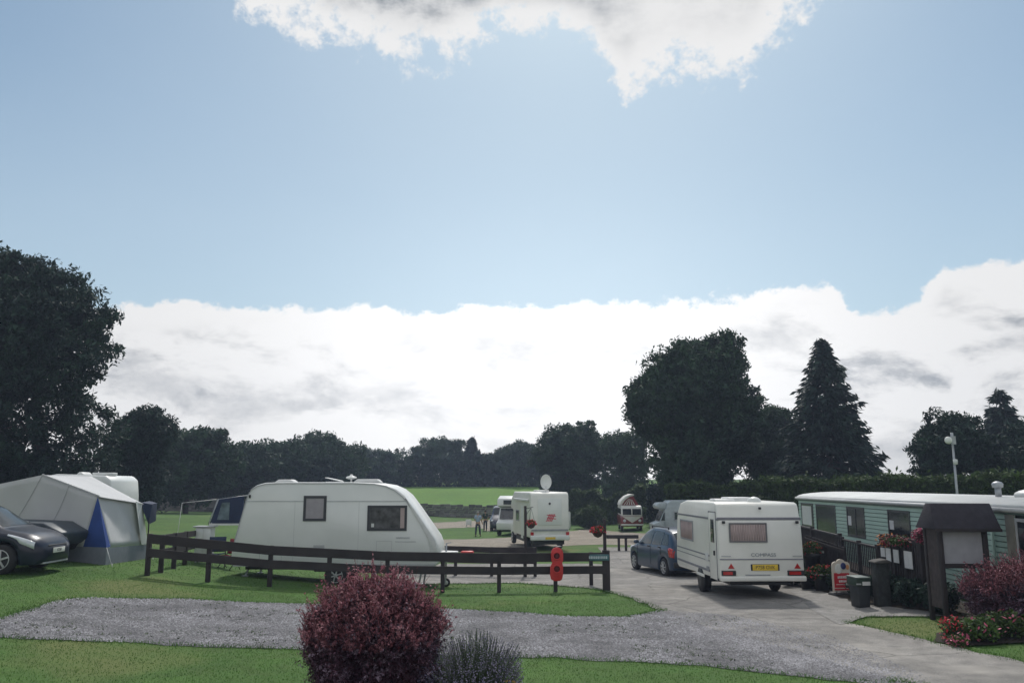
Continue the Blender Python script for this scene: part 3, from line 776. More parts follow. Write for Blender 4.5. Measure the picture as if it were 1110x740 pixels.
    if 'mirror' in glass:
        xm = glass['mirror']
        for s in (1,-1):
            p = side(xm, .1, s); q = MB(); q.ball((xm+.02, p[1]+s*.12, p[2]+.05), .1, 12, 8, sx=.55, sy=1.1, sz=.75); q.bar((xm, p[1]-s*.03, p[2]-.01),(xm,p[1]+s*.1,p[2]+.03),.04,.03); q.build('door_mirror', col_m, t)
    t['_'] = 0; del t['_']
    return t, ring, side, flank, topf

def plate(parent, s, loc, rot, w_, h_, m, ink=INK, ts=None):
    p = MB().box(-w_/2,w_/2,-.006,.006,-h_/2,h_/2).build('number_plate', m, parent, bevel=.004); p.location = loc; p.rotation_euler = rot
    text_mesh('characters', s, ts or h_*.82, (0,-.008,0), (math.pi/2,0,0), ink, p, .001, sx=.95)
    return p

NAVY = mat('midnight_paint', (.006,.011,.026), .32, coat=.25, spec=.35, var=.2, scale=2)
BLUE = mat('petrol_blue_paint', (.009,.032,.072), .3, coat=.25, var=.15, scale=2)
DKBL = mat('dark_blue_paint', (.015,.02,.045), .3, coat=.8)
MAROON = mat('maroon_paint', (.20,.028,.03), .35, coat=.6)

# --- dark car at the left edge, nose to the right
sta = [(-2.15,.36,.70,.74,.62,.50),(-2.08,.26,.86,1.05,.78,.62),(-1.9,.2,.95,1.36,.85,.64),(-1.55,.19,.98,1.56,.88,.62),(-.9,.18,.98,1.63,.90,.62),(-.1,.18,.97,1.62,.90,.61),(.45,.18,.96,1.50,.90,.60),
       (.95,.18,.95,1.20,.895,.62),(1.25,.18,.93,1.02,.89,.68),(1.5,.19,.88,.965,.875,.66),(1.8,.2,.80,.90,.84,.60),(2.0,.2,.71,.80,.76,.52),(2.12,.24,.60,.68,.62,.42),(2.17,.30,.50,.56,.46,.30)]
gl = dict(side=[('a',(.75,-.35,.25,-.35,.1,.86)),('b',(-.45,-1.25,-.45,-1.25,.1,.86)),('c',(-1.32,-1.75,-1.32,-1.5,.12,.8))], front=(1.18,.42,.9), rear=(-2.0,-1.72,.85), seams=(1.0,-.4,-1.3), handles=(-.2,-1.1), mirror=.85)
hd = R(1)
n_ = G(56,621); cx, cy = n_.x-2.15*math.cos(hd), n_.y-2.15*math.sin(hd)
t, ring, side, flank, topf = car('parked_car', 'dark midnight blue car with its bonnet and headlight entering at the left edge', (cx,cy,terrain(cx+1.3,cy)-.02), hd, NAVY, sta, (1.32,-1.38), gl, r_w=.335, wd=.215, scale=1.04, spokes=5)
for s in (1,-1):
    h_ = MB(); h_.grid(lambda u_, v_: flank(1.45+.56*u_, .62+.36*v_-.12*u_*(1-v_), s, .012), 8, 4); h_.build('headlight', LAMPW, t, recalc=False, solid=-.01)
    h_ = MB(); h_.ball((1.93, s*.71, .40), .12, 14, 8, sx=.8, sy=.55, sz=.8); h_.build('fog_lamp', LAMPW, t)
    h_ = MB(); h_.ball((1.985, s*.60, .66), .07, 12, 8, sx=.7, sy=1.1, sz=.8); h_.build('indicator_lamp', CHROME, t)
q = MB(); q.box(2.10,2.165,-.42,.42,.27,.43); q.build('lower_grille', BLACK, t, bevel=.02)
q = MB(); q.box(2.11,2.155,-.40,.40,.575,.63); q.build('grille', BLACK, t, bevel=.015)
plate(t, 'KS58', (2.19,0,.50), (0,0,math.pi/2), .52, .115, PAINT_W)
MB().box(2.0,2.14,-.55,.55,.21,.25).build('bumper_lip', LTRIM, t, bevel=.01)

# --- covered trailer behind it
g = G(60,609); t = thing('camping_trailer', 'small dark box trailer under a tight cover parked between the dark car and the tent', 'trailer', ground_loc(g.x-.1, g.y-.1), R(-8))
COV = mat('trailer_cover', (.045,.06,.075), .5, var=.2)
q = MB(); q.prism([(-1.5,.52),(.45,.46),(.62,.60),(.68,.80),(.1,1.05),(-1.5,1.10)], 'y', -.55, .75); q.build('cover', COV, t, bevel=.05)
q = MB(); q.prism([(-1.45,.30),(.25,.30),(.42,.5),(-1.45,.56)], 'y', -.5, .7); q.build('tub', BLACK, t, bevel=.02)
for s, y_ in ((-1,-.55),(1,.75)): wheel(t, -.9, y_, .26, .14, s, spokes=4)

# --- petrol blue car, seen from behind left
sta = [(-2.12,.40,.80,.86,.66,.55),(-2.06,.28,.98,1.12,.80,.64),(-1.9,.24,1.02,1.34,.85,.64),(-1.55,.22,1.04,1.56,.87,.62),(-.9,.2,1.03,1.65,.885,.60),(-.1,.2,1.02,1.66,.885,.60),(.45,.2,1.00,1.56,.885,.60),
       (.95,.2,.99,1.30,.88,.62),(1.25,.2,.96,1.10,.87,.66),(1.55,.21,.88,.97,.86,.62),(1.85,.22,.76,.83,.80,.54),(2.05,.25,.62,.68,.66,.46),(2.14,.33,.52,.56,.48,.32)]
gl = dict(side=[('a',(.98,.72,.5,.46,.10,.80)),('a',(.66,-.25,.40,-.28,.06,.88)),('b',(-.34,-1.15,-.36,-1.15,.06,.88)),('c',(-1.22,-1.72,-1.22,-1.5,.10,.82))], front=(1.2,.42,.9), rear=(-2.0,-1.62,.88), seams=(.95,-.3,-1.2), handles=(-.12,-1.05), mirror=.85)
gr_, gf_ = G(721,624.5), G(683,616)
hd = math.atan2(gf_.y-gr_.y, gf_.x-gr_.x); u_ = Vector((math.cos(hd), math.sin(hd)))
sidev = Vector((u_.y, -u_.x))     # to the right of the heading
c_ = Vector((gr_.x, gr_.y)) + u_*1.38 + sidev*.8
t, ring, side, flank, topf = car('parked_car', 'blue rounded car with silver wheels parked in front of the cream touring caravan', (c_.x,c_.y,terrain(gr_.x,gr_.y+1.2)), hd, BLUE, sta, (1.36,-1.38), gl, r_w=.325, wd=.2, spokes=7)
for s in (1,-1):
    h_ = MB(); h_.grid(lambda a, b: flank(-2.09+(.22+.10*math.sin(3*b))*a, .42+.62*b, s, .012), 6, 6); h_.build('tail_light', REDL, t, recalc=False, solid=-.015)
    h_ = MB(); h_.ball((1.9, s*.66, .78), .14, 12, 8, sx=.9, sy=.8, sz=.7); h_.build('headlight', LAMPW, t)
MB().box(-2.2,-2.05,-.8,.8,.36,.56).build('rear_bumper', BLACK, t, bevel=.05)
q = MB(); 
for s in (1,-1): q = MB(); q.bar((-1.3,s*.56,1.70),(.2,s*.56,1.70),.03,.03); q.box(-1.3,-1.24,s*.56-.015,s*.56+.015,1.62,1.7); q.box(.14,.2,s*.56-.015,s*.56+.015,1.62,1.7); q.build('roof_rail', BLACK, t)

# ---------------------------------------------------------------- touring caravans
def window(parent, axis, x0, x1, z0, z1, y, out, frame=BLACK, glass=GLASS, fw=.05, curt=None, name='window'):
    """flat framed window on a wall; axis 'y': wall faces +-y, axis 'x': wall faces +-x (x0,x1 then are y)"""
    def bx(mb, a0, a1, c0, c1, d0, d1):
        lo, hi = sorted((y+out*d0, y+out*d1))
        return mb.box(a0,a1,lo,hi,c0,c1) if axis == 'y' else mb.box(lo,hi,a0,a1,c0,c1)
    fr = MB(); bx(fr, x0,x1,z0,z0+fw,0,.022); bx(fr, x0,x1,z1-fw,z1,0,.022); bx(fr, x0,x0+fw,z0+fw,z1-fw,0,.022); bx(fr, x1-fw,x1,z0+fw,z1-fw,0,.022)
    f_ = fr.build(name, frame, parent)
    p = MB(); bx(p, x0+fw,x1-fw,z0+fw,z1-fw,.001,.010); p.build('pane', curt or glass, f_)
    return f_

# white caravan behind the fence, side on, front to the right
Yc = 24.6
xl, xr = ux(252,Yc), ux(481,Yc)
gz = terrain((xl+xr)/2+1.2, Yc)
t = thing('touring_caravan', 'white touring caravan seen side on behind the dark ranch fence with two windows', 'caravan', ((xl+xr)/2, Yc, gz), R(0))
def lx(u, Y=Yc): return ux(u-6*max(0,min(1,(u-415)/60)),Y)-(xl+xr)/2
def lz(v, Y=Yc): return vz(v,Y)-gz
prof_px = [(252,592),(250.5,611),(254,613.5),(478,613.5),(481,611),(482,600),(481,592),(478,584),(468,571),(452,551),(440,537),(430,530),(418,525.5),(404,523.3),(380,522.3),(300,522.3),(284,523),(275,525.5),(269,530),(265,537)]
pr = [(lx(a), lz(b)) for a, b in prof_px]
q = MB(); q.prism(pr, 'y', 0, 2.18); q.build('body', WHITE, t, bevel=.05, angle=50)
# trim line, awning rail, front panel seam
q = MB(); q.box(lx(266),lx(442),-.008,.0,lz(543.5),lz(542.6)); q.build('trim_line', LTRIM, t)
rl = [(lx(a),lz(b)) for a,b in [(253,592),(266,537),(270,530.5),(276,526.5),(285,524.3),(300,523.6),(380,523.6),(404,524.6),(417,527),(428,531.5),(438,538.5),(450,553),(466,573)]]
q = MB()
for a, b in zip(rl, rl[1:]): q.bar((a[0],-.006,a[1]),(b[0],-.006,b[1]),.02,.022)
q.build('awning_rail', LTRIM, t)
fr = [(lx(a),lz(b)) for a,b in [(441,540),(452,556),(463,571),(470,583),(473,594)]]
q = MB()
for a, b in zip(fr, fr[1:]): q.bar((a[0],-.004,a[1]),(b[0],-.004,b[1]),.014,.03)
q.build('front_panel_seam', TRIMG, t)
fp = [(441.5,539),(452.5,553),(468,572.5),(477.5,585),(480,594),(479,600),(472,600),(472,594),(469,583),(462,571),(451,556)]
q = MB(); q.prism([(lx(a),lz(b)) for a,b in fp], 'y', -.022, -.001); q.build('front_panel', OFFW, t, bevel=.006)
WINB = mat('blind_grey', (.33,.31,.33), .8, var=.1); WFR = mat('window_surround', (.035,.038,.045), .4)
window(t,'y',lx(327.5),lx(352.5),lz(564.5),lz(537),0,-1,WFR,fw=.075,curt=WINB)
f_ = window(t,'y',lx(397.5),lx(443.5),lz(575),lz(547.5),0,-1,WFR,fw=.07,curt=mat('window_interior', (.06,.06,.065), .3, var=.8, scale=5))
q = MB(); q.box(lx(435.5),lx(440.5),-.016,-.011,lz(572),lz(550)); q.build('curtain', CURT, f_)
def locker(u0,u1,v0,v1,nm):
    x0_, x1_, z0_, z1_ = lx(u0), lx(u1), lz(v1), lz(v0); q = MB()
    for a_ in ((x0_,x1_,z0_,z0_+.008),(x0_,x1_,z1_-.008,z1_),(x0_,x0_+.008,z0_+.008,z1_-.008),(x1_-.008,x1_,z0_+.008,z1_-.008)): q.box(a_[0],a_[1],-.005,0,a_[2],a_[3])
    q.build(nm, LTRIM, t)
locker(282,306,592,607,'locker_door'); locker(408,426,586,599,'locker_door')
for k in range(5): MB().box(lx(340),lx(352),-.012,0,lz(596)+.03*k,lz(596)+.03*k+.014).build('vent_slat', TRIMG, t)
MB().box(lx(271),lx(274),-.02,0,lz(597.5),lz(596)).build('side_reflector', mat('amber_lens', (.6,.25,.03), .3), t)
for u in (318, 388): MB().box(lx(u),lx(u)+.006,-.004,0,lz(611),lz(544)).build('panel_seam', LTRIM, t)
MB().box(lx(402),lx(405),-.016,-.011,lz(571),lz(567)).build('cup', OFFW, f_)
q = MB(); q.box(lx(254),lx(478),-.02,.03,lz(613.5),lz(611)); q.build('side_skirt', LTRIM, t)
text_mesh('model_lettering', 'nnnnnnnn', .10, (lx(439),-.004,lz(582.5)), (math.pi/2,0,0), INKG, t)
q = MB(); q.box(lx(430),lx(455),-.006,0,lz(587.2),lz(586.4)); q.build('decal_stripe', LTRIM, t)
q = MB(); q.box(lx(267.5),lx(269.5),-.03,0,lz(539.5),lz(536)); q.build('marker_lamp', BLACK, t, bevel=.006)
for a, b, tp, y_ in ((289,312,519.3,.5),(374,406,518.8,.9)):
    q = MB(); q.prism([(lx(a),lz(522.6)),(lx(a)+.12,lz(tp)),(lx(b)-.12,lz(tp)),(lx(b),lz(522.6))],'y',y_,y_+.5); q.build('roof_light', OFFW, t, bevel=.03)
q = MB(); q.prism([(lx(343),lz(516.8)),(lx(343),lz(517.6)),(lx(361),lz(521.8)),(lx(361),lz(520.5))],'y',.8,1.2); q.box(lx(344),lx(362),.8,1.2,lz(522.6),lz(521.6)); q.build('open_roof_vent', OFFW, t, bevel=.008)
q = MB(); q.tube((lx(371.5),1.0,lz(522.4)),(lx(371.5),1.0,lz(516)),.03,.025,8); q.ball((lx(371.5),1.0,lz(517)),.17,14,8,sz=.28); q.ball((lx(371.5),1.0,lz(515.2)),.06,10,6,sz=.8); q.build('roof_aerial', WHITE, t)
wheel(t, lx(364.5), .16, .315, .19, -1, spokes=6, rimm=None) if False else wheel(t, lx(364.5), .14, .315, .19, -1, spokes=6)
wheel(t, lx(364.5), 2.04, .315, .19, 1, spokes=6)
q = MB(); q.box(lx(264),lx(470),.3,1.9,lz(618),lz(613)); q.box(lx(340),lx(390),.2,2.0,lz(620),lz(613)); q.build('chassis', BLACK, t)
for a in (268, 462):
    for y_ in (.35,1.8):
        q = MB(); q.bar((lx(a),y_,lz(614)),(lx(a)-.12,y_,-.02+terrain(ux(a,Yc),Yc+y_)-gz),.05,.05); q.box(lx(a)-.2,lx(a)-.04,y_-.08,y_+.08,terrain(ux(a,Yc),Yc+y_)-gz-.01,terrain(ux(a,Yc),Yc+y_)-gz+.03); q.build('corner_steady', GALV, t)
zA = lz(606.5)
q = MB(); q.bar((lx(470),.3,zA),(lx(512),1.09,zA),.06,.1); q.bar((lx(470),1.88,zA),(lx(512),1.09,zA),.06,.1); q.prism([(lx(480),.75),(lx(500),.95),(lx(500),1.23),(lx(480),1.43)],'z',zA+.05,zA+.16); q.build('drawbar', OFFW, t, bevel=.01)
q = MB(); q.box(lx(503),lx(518),.98,1.2,zA-.02,zA+.17); q.build('hitch_cover', REDP, t, bevel=.05)
xj = lx(487); gj = terrain(ux(487,Yc),Yc+1)-gz
jw = bpy.data.objects.new('jockey_wheel', None); COL.objects.link(jw); jw.parent = t
q = MB(); q.lathe([(.07,-.035),(.12,-.035),(.13,0),(.12,.035),(.07,.035)],(xj,1.0,gj+.13),18,'y'); q.build('tyre', RUBBER, jw)
q = MB(); q.lathe([(.01,-.04),(.07,-.04),(.07,.04),(.01,.04)],(xj,1.0,gj+.13),12,'y'); q.build('hub', OFFW, jw)
q = MB(); q.tube((xj,1.0,gj+.27),(xj,1.0,zA+.4),.025,.025,8); q.bar((xj-.02,.93,gj+.13),(xj,.95,gj+.3),.02,.04); q.bar((xj,1.0,zA+.4),(xj+.15,1.0,zA+.42),.03,.02); q.build('stem', GALV, jw)

# cream touring caravan on the road, rear to the viewer
rl_, hdg = Vector((ux(779,22.0),22.0)), Vector((-.035,1)).normalized()
rt = Vector((hdg.y,-hdg.x)); W2 = 2.2; Lc = 4.75
cc = rl_ + rt*W2/2 + hdg*Lc/2
gz = terrain(cc.x, 23.2)
# local frame: +x forward, +y left
t = thing('touring_caravan', 'cream touring caravan on the road seen from behind with a yellow number plate', 'caravan', (cc.x,cc.y,gz), math.atan2(hdg.y,hdg.x))
xb = -Lc/2
def rz_(v, Y=22.0): return vz(v,Y)-gz
pr = [(xb+.02,rz_(628)),(xb-.02,rz_(622)),(xb,rz_(606)),(xb+.01,rz_(588)),(xb+.06,rz_(564)),(xb+.11,rz_(560.5)),(xb+.20,rz_(549)),(xb+.26,rz_(546)),(xb+.38,rz_(544.5)),
      (xb+1.2,2.46),(1.0,2.46),(1.75,2.36),(2.05,2.16),(2.20,1.98),(2.37,1.2),(2.44,.75),(2.40,.48),(2.2,.42)]
q = MB(); q.prism(pr, 'y', -W2/2, W2/2); q.build('body', CREAM, t, bevel=.045, angle=50)
yl = W2/2
# side: trims, door, windows on +y (left) side
SG = mat('stone_grey_trim', (.20,.20,.23), .5)
for z0, z1 in ((2.0,2.05),(1.02,1.055),(.90,.92),(.62,.68)):
    q = MB(); q.box(xb+.95 if z0 < 1.5 else xb+.04, 2.15 if z0 > 1.5 else 2.3, yl-.001, yl+.012, z0, z1); q.build('side_stripe', SG, t)
q = MB(); q.box(xb+.22,xb+.86,yl-.001,yl+.02,.48,2.18); dr = q.build('door', CREAM, t, bevel=.015)
q = MB()
for a, b, c, d in ((xb+.19,xb+.21,.45,2.2),(xb+.87,xb+.89,.45,2.2),(xb+.19,xb+.89,2.2,2.22)): q.box(a,b,yl,yl+.014,c,d)
q.build('door_frame', SG, dr)
q = MB(); q.box(xb+.34,xb+.66,yl+.02,yl+.032,1.42,2.02); q.build('door_window', GLASS, dr, bevel=.02)
q = MB(); q.box(xb+.30,xb+.36,yl+.02,yl+.06,1.10,1.22); q.build('handle', BLACK, dr, bevel=.01)
f_ = window(t,'y',.25,1.75,1.30,1.88,yl,1,TRIMG,fw=.04,curt=CURT)
q = MB()
for k in range(26):
    a = .32+k*.053; q.tube((a,yl+.006,1.35),(a,yl+.006,1.83),.015,.015,6)
q.build('curtain_folds', CURT, f_)
q = MB(); q.box(xb+1.05,xb+1.35,yl,yl+.015,.98-.1,1.1); q.build('service_hatch', OFFW, t, bevel=.01)
q = MB(); q.box(xb+1.0,xb+1.25,yl,yl+.015,.62,.75); q.build('vent_grille', TRIMG, t)
# rear details on -x face
def rb(y0, y1, v0, v1, d0, d1, name, m, bevel=0, tilt=0):
    z0, z1 = sorted((rz_(v0), rz_(v1))); q = MB(); q.box(xb-d1, xb-d0, y0, y1, z0, z1); return q.build(name, m, t, bevel=bevel)
def yv(u): return yl-(u-779)/(869-779)*W2     # photo column -> local y at the rear face
rb(-yl-.005, yl+.005, 563.8, 560.6, -.12, -.06, 'rear_trim', SG, .01)
rb(-yl+.01, yl-.01, 606.6, 605.4, 0, .012, 'rear_seam', SG)
q = MB(); q.box(xb-.13,xb+.1,-yl-.005,yl+.005,rz_(629.5),rz_(624)); q.build('rear_bumper', CREAM, t, bevel=.03)
f_ = window(t,'x',yv(831),yv(790.5),rz_(587.6),rz_(566.4) ,xb+.005,-1,mat('window_gasket', (.14,.14,.15), .5),fw=.035,curt=CURT); 
yw0, yw1, zw0, zw1 = yv(831)+.035, yv(790.5)-.035, rz_(587.6)+.035, rz_(566.4)-.035
q = MB()
for k in range(14):
    a = yw0+(yw1-yw0)*k/14; q.tube((xb-.004,a+.03,zw0+.01),(xb-.004,a+.03,zw1-.01),.017,.017,8)
q.build('curtain_folds', CURT, f_)
for u in (785, 864):
    rb(yv(u)-.035, yv(u)+.035, 567.2, 564.4, -.04, .03, 'marker_lamp', BLACK, .008)
rb(yv(826)-.03, yv(826)+.03, 552, 549.5, -.14, -.08, 'marker_lamp', BLACK, .008)
for a, b in ((780,796),(850,868.5)):
    l_ = rb(yv(b)+.01, yv(a)-.01, 623.5, 618, 0, .045, 'tail_lamp', BLACK, .01)
    q = MB(); q.box(xb-.055,xb-.044,yv(b)+.1,yv(a)-.05,rz_(622.6),rz_(619)); q.build('lens', REDL, l_)
for u in (791, 861.5):
    c0 = yv(u); z0, z1 = rz_(616), rz_(610.3); q = MB(); q.prism([(c0-.085,z0),(c0+.085,z0),(c0,z1)],'x',xb-.022,xb-.003); q.build('triangle_reflector', REDL, t)
p = plate(t, 'P758 OVK', (xb-.03, yv(827), rz_(614.8)), (0,0,-math.pi/2), .66, .15, PAINT_Y)
q = MB(); q.box(xb-.022,xb-.002,yv(827)-.37,yv(827)+.37,rz_(618.2),rz_(611.2)); q.build('plate_holder', BLACK, t)
text_mesh('maker_lettering', 'COMPASS', .125, (xb-.012, yv(826), rz_(601.3)), (math.pi/2,0,-math.pi/2), INKG, t, .002, sx=1.2)
for u in (786, 862): q = MB(); q.box(xb-.014,xb-.006,yv(u)-.12,yv(u)+.12,rz_(603),rz_(602)); q.build('decal', LTRIM, t)
q = MB(); q.box(xb-.09,xb-.005,yv(800)-.0,yv(815)+.0,rz_(623),rz_(622)) if False else q.box(xb-.03,xb-.005,-.2,.45,rz_(623.4),rz_(622.4)); q.build('grab_strip', TRIMG, t)
q = MB(); q.prism([(-.9,2.44),(-.8,2.57),(-.1,2.57),(0,2.44)],'y',-.35,.35); q.build('roof_light', OFFW, t, bevel=.03)
q = MB(); q.lathe([(.16,2.42),(.18,2.46),(.17,2.53),(.10,2.58),(.02,2.60)],(xb+.7,-.1,0),16); q.build('roof_vent', WHITE, t)
q = MB(); q.prism([(xb+1.4,2.44),(xb+1.5,2.53),(xb+2.0,2.53),(xb+2.1,2.44)],'y',.2,.75); q.build('roof_hatch', OFFW, t, bevel=.02)
xw = xb+1.95
for s in (1,-1): wheel(t, xw, s*(yl-.13), .31, .19, s, spokes=6)
q = MB(); q.box(xw-.42,xw+.42,yl-.002,yl+.010,.42,.5); q.lathe([(.40,yl-.01),(.40,yl+.008),(.34,yl+.008)],(xw,0,.33),24,'y') if False else None; q.build('wheel_spat', CREAM, t, bevel=.004)
q = MB(); q.lathe([(.345,yl-.06),(.345,yl+.003),(.01,yl+.003)],(xw,0,.33),24,'y'); q.build('wheel_arch', BLACK, t)
q = MB(); q.box(xb+.15,2.1,-.8,.8,.37,.46); q.tube((xw,-.95,.31),(xw,.95,.31),.05); q.build('chassis', BLACK, t)
q = MB(); q.bar((2.1,.7,.5),(3.2,0,.5),.06,.1); q.bar((2.1,-.7,.5),(3.2,0,.5),.06,.1); q.build('drawbar', GALV, t)
q = MB(); q.tube((2.9,.15,.8),(2.9,.15,.2),.025); q.lathe([(.02,-.03),(.11,-.03),(.11,.03),(.02,.03)],(2.9,.15,.11),14,'y'); q.build('jockey_wheel', BLACK, t)

# ---------------------------------------------------------------- far vehicles
# motorhome with dish: rear to viewer
Ym = 43.2
xl_, xr_ = ux(575,Ym), ux(618,Ym); hdg = Vector((-.17,1)).normalized(); rt = Vector((hdg.y,-hdg.x))
gz = terrain(xl_+1, Ym); Wm = (xr_-xl_); Lm = 6.0; cc = Vector((xl_,Ym)) + rt*Wm/2 + hdg*Lm/2
t = thing('motorhome', 'white motorhome seen from behind with a round dish on its roof and a red mark', 'motorhome', (cc.x,cc.y,gz), math.atan2(hdg.y,hdg.x))
xb = -Lm/2; hy = Wm/2; z_ = lambda v: vz(v,Ym)-gz
q = MB(); q.prism([(xb+.05,z_(583)),(xb,z_(580)),(xb,z_(537)),(xb+.1,z_(534)),(xb+.3,z_(533.2)),(1.9,z_(533.2)),(2.6,2.6),(3.0,2.2),(3.0,2.0),(2.2,1.9),(2.2,z_(583))],'y',-hy,hy); q.build('body', CREAM, t, bevel=.06, angle=50)
q = MB(); q.prism([(2.2,.5),(3.7,.5),(3.75,.95),(3.1,1.15),(2.75,1.9),(2.2,1.9)],'y',-hy*.88,hy*.88); q.build('cab', WHITE, t, bevel=.06)
q = MB(); q.box(xb-.03,xb-.002,-hy*.62,hy*.62,z_(569),z_(540)); q.build('rear_panel', WHITE, t, bevel=.02)
q = MB()
for k in range(4):
    y0 = -.30+.085*k; q.prism([(-y0-.15-.0,z_(565)+.0),(-y0-.10,z_(565)),(-y0-.30+.02,z_(557)),(-y0-.35+.02,z_(557))],'x',xb-.040,xb-.030)
for z0 in (558.5,561.5): q.prism([(-.32,z_(z0+1.2)),(.16,z_(z0-.2)),(.16,z_(z0-1.0)),(-.32,z_(z0+.4))],'x',xb-.046,xb-.041)
q.build('red_mark', mat('red_decal', (.55,.04,.07), .5), t)
q = MB(); q.box(xb-.15,xb+.1,-hy,hy,z_(585.5),z_(580)); q.build('rear_bumper', WHITE, t, bevel=.04)
q = MB(); q.box(xb-.04,xb,-hy+.05,hy-.05,z_(575.5),z_(573.5)); q.build('rear_trim', TRIMG, t)
for s in (1,-1):
    q = MB(); q.box(xb-.05,xb,s*hy*.92-.08,s*hy*.92+.08,z_(580),z_(576.5)); q.build('tail_lamp', REDL, t)
q = MB(); q.box(xb-.165,xb-.15,-.26,.26,z_(584.3),z_(581.8)); q.build('number_plate', PAINT_Y, t)
q = MB(); q.tube((xb-.035,0,z_(545.6)),(xb-.07,0,z_(545.6)),.06,.05,10); q.build('camera', BLACK, t)
for a, b in ((-2.1,-1.4),(.2,1.2)): window(t,'y',a,b,1.35,1.95,hy,1,TRIMG,fw=.05)
q = MB(); q.box(-1.0,-.4,hy-.001,hy+.02,.5,2.2); q.build('door', WHITE, t, bevel=.01)
q = MB(); q.box(-2.6,1.4,hy-.001,hy+.12,2.45,2.58); q.build('awning_case', OFFW, t, bevel=.03)
for xx in (-1.5, 2.8):
    for s in (1,-1): wheel(t, xx, s*(hy-.15), .34, .2, s)
q = MB(); q.box(xb+.2,2.9,-.8,.8,.3,.6); q.build('chassis', BLACK, t)
dz = z_(533.2)
q = MB(); q.tube((xb+.9,.0,dz-.02),(xb+.9,.0,dz+.32),.04,.03,8); q.build('dish_mast', OFFW, t)
q = MB(); vs_ = [(xb+.86+.10*(k/4)**2*-1, 0, 0) for k in range(5)]
q.lathe([(.01,.05),(.13,.045),(.26,.02),(.36,-.04),(.375,-.04),(.27,.0),(.13,.02),(.01,.03)], n=22, axis='x'); d_ = q.build('dish', WHITE, t); d_.location = (xb+.9,0,dz+.52); d_.scale = (1,.8,1.05)
q = MB(); q.prism([(xb+1.5,dz-.02),(xb+1.55,dz+.1),(xb+2.2,dz+.1),(xb+2.25,dz-.02)],'y',-.3,.4); q.build('roof_light', OFFW, t, bevel=.02)

# white motorhome behind it
Yb = 60.0; t = thing('motorhome', 'white motorhome farther off partly hidden behind the one with the dish', 'motorhome', (ux(563,Yb,545)+.1,Yb+3.4,terrain(1,Yb+3)), R(-103))
q = MB(); q.prism([(-3,.5),(-3,2.5),(-2.8,2.72),(2.2,2.80),(2.9,2.6),(3.05,2.1),(2.2,1.95),(2.2,.5)],'y',-1.05,1.05); q.build('body', WHITE, t, bevel=.06)
q = MB(); q.prism([(2.2,.45),(3.7,.45),(3.8,.95),(3.2,1.15),(2.7,1.95),(2.2,1.95)],'y',-.92,.92); q.build('cab', WHITE, t, bevel=.05)
q = MB(); q.prism([(3.19,1.2),(3.25,1.2),(2.80,1.9),(2.74,1.9)],'y',-.8,.8); q.build('windscreen', GLASS, t)
for s in (1,-1): window(t,'y',-2,-1,1.3,1.9,s*1.05,s,TRIMG); window(t,'y',.2,1.2,1.3,1.9,s*1.05,s,TRIMG)
q = MB(); q.box(3.05,3.12,-.55,.55,2.2,2.5); q.build('overcab_window', GLASS, t)
for xx in (-1.7,2.9):
    for s in (1,-1): wheel(t, xx, s*.9, .34, .2, s)

# dark blue people carrier in front of it
g = G(546,576); sta_v = [(-2.2,.4,.9,1.0,.74,.6),(-2.1,.3,1.05,1.7,.86,.74),(-1.8,.25,1.08,1.9,.92,.76),(.2,.25,1.08,1.92,.93,.76),(.8,.25,1.07,1.8,.93,.74),(1.4,.25,1.03,1.25,.92,.72),(1.9,.27,.9,1.0,.88,.66),(2.2,.3,.7,.78,.75,.5),(2.28,.38,.55,.6,.5,.35)]
glv = dict(side=[('a',(1.05,.1,.75,.1,.08,.85)),('b',(0,-1.0,0,-1.0,.08,.85)),('c',(-1.1,-1.9,-1.1,-1.8,.08,.85))], front=(1.4,.85,.9), rear=(-2.16,-1.95,.8), seams=(.05,), mirror=.9)
t, *_ = car('parked_car', 'dark blue people carrier facing the viewer beside the far motorhomes', (g.x,g.y+2.3,terrain(g.x,g.y+2)), R(-97), DKBL, sta_v, (1.4,-1.4), glv, r_w=.33)
for s in (1,-1):
    h_ = MB(); h_.ball((2.08, s*.66, .78), .13, 10, 6, sx=.7); h_.build('headlight', LAMPW, t)

# red camper van, raised roof, facing the viewer
g = G(687,575.5); Yv = g.y; sc_ = 1.0
t = thing('camper_van', 'small maroon and cream camper van with its striped roof raised', 'camper van', (g.x,g.y+2.0,terrain(g.x,g.y+2)), R(-93))
kv = Yv/913
def body_ring(x, mb_list): pass
low = MB(); W_ = 24*kv/2
low.prism([(-2.1,.35),(2.02,.35),(2.1,.55),(2.08,1.02),(2.02,1.12),(-2.05,1.12),(-2.1,.9)],'y',-W_,W_); low.build('body', MAROON, t, bevel=.12, seg=3)
up_ = MB(); up_.prism([(-2.05,1.1),(2.03,1.1),(1.78,1.72),(1.55,1.9),(-1.7,1.9),(-1.95,1.7)],'y',-W_*.93,W_*.93); up_.build('upper_body', CREAM, t, bevel=.1, seg=3)
for s in (1,-1):
    q = MB(); q.prism([(1.985,1.22),(2.0,1.22),(1.83,1.66),(1.815,1.66)],'y',s*.04 if s>0 else -W_*.82,W_*.82 if s>0 else -.04); q.build('windscreen', GLASS, t)
    q = MB(); q.lathe([(.01,.06),(.10,.05),(.12,0)],(2.09,s*W_*.68,.78),16,'x'); q.build('headlight', LAMPW, t)
    for a, b in ((.5,1.5),(-.6,.35),(-1.7,-.75)): q = MB(); q.box(a,b,s*W_*.93-.02,s*W_*.93+.02,1.25,1.66); q.build('side_window', GLASS, t, bevel=.02)
q = MB(); q.prism([(-.0-W_*.9,1.1),(W_*.9,1.1),(0,.62)],'x',2.085,2.10); q.build('front_panel', CREAM, t)
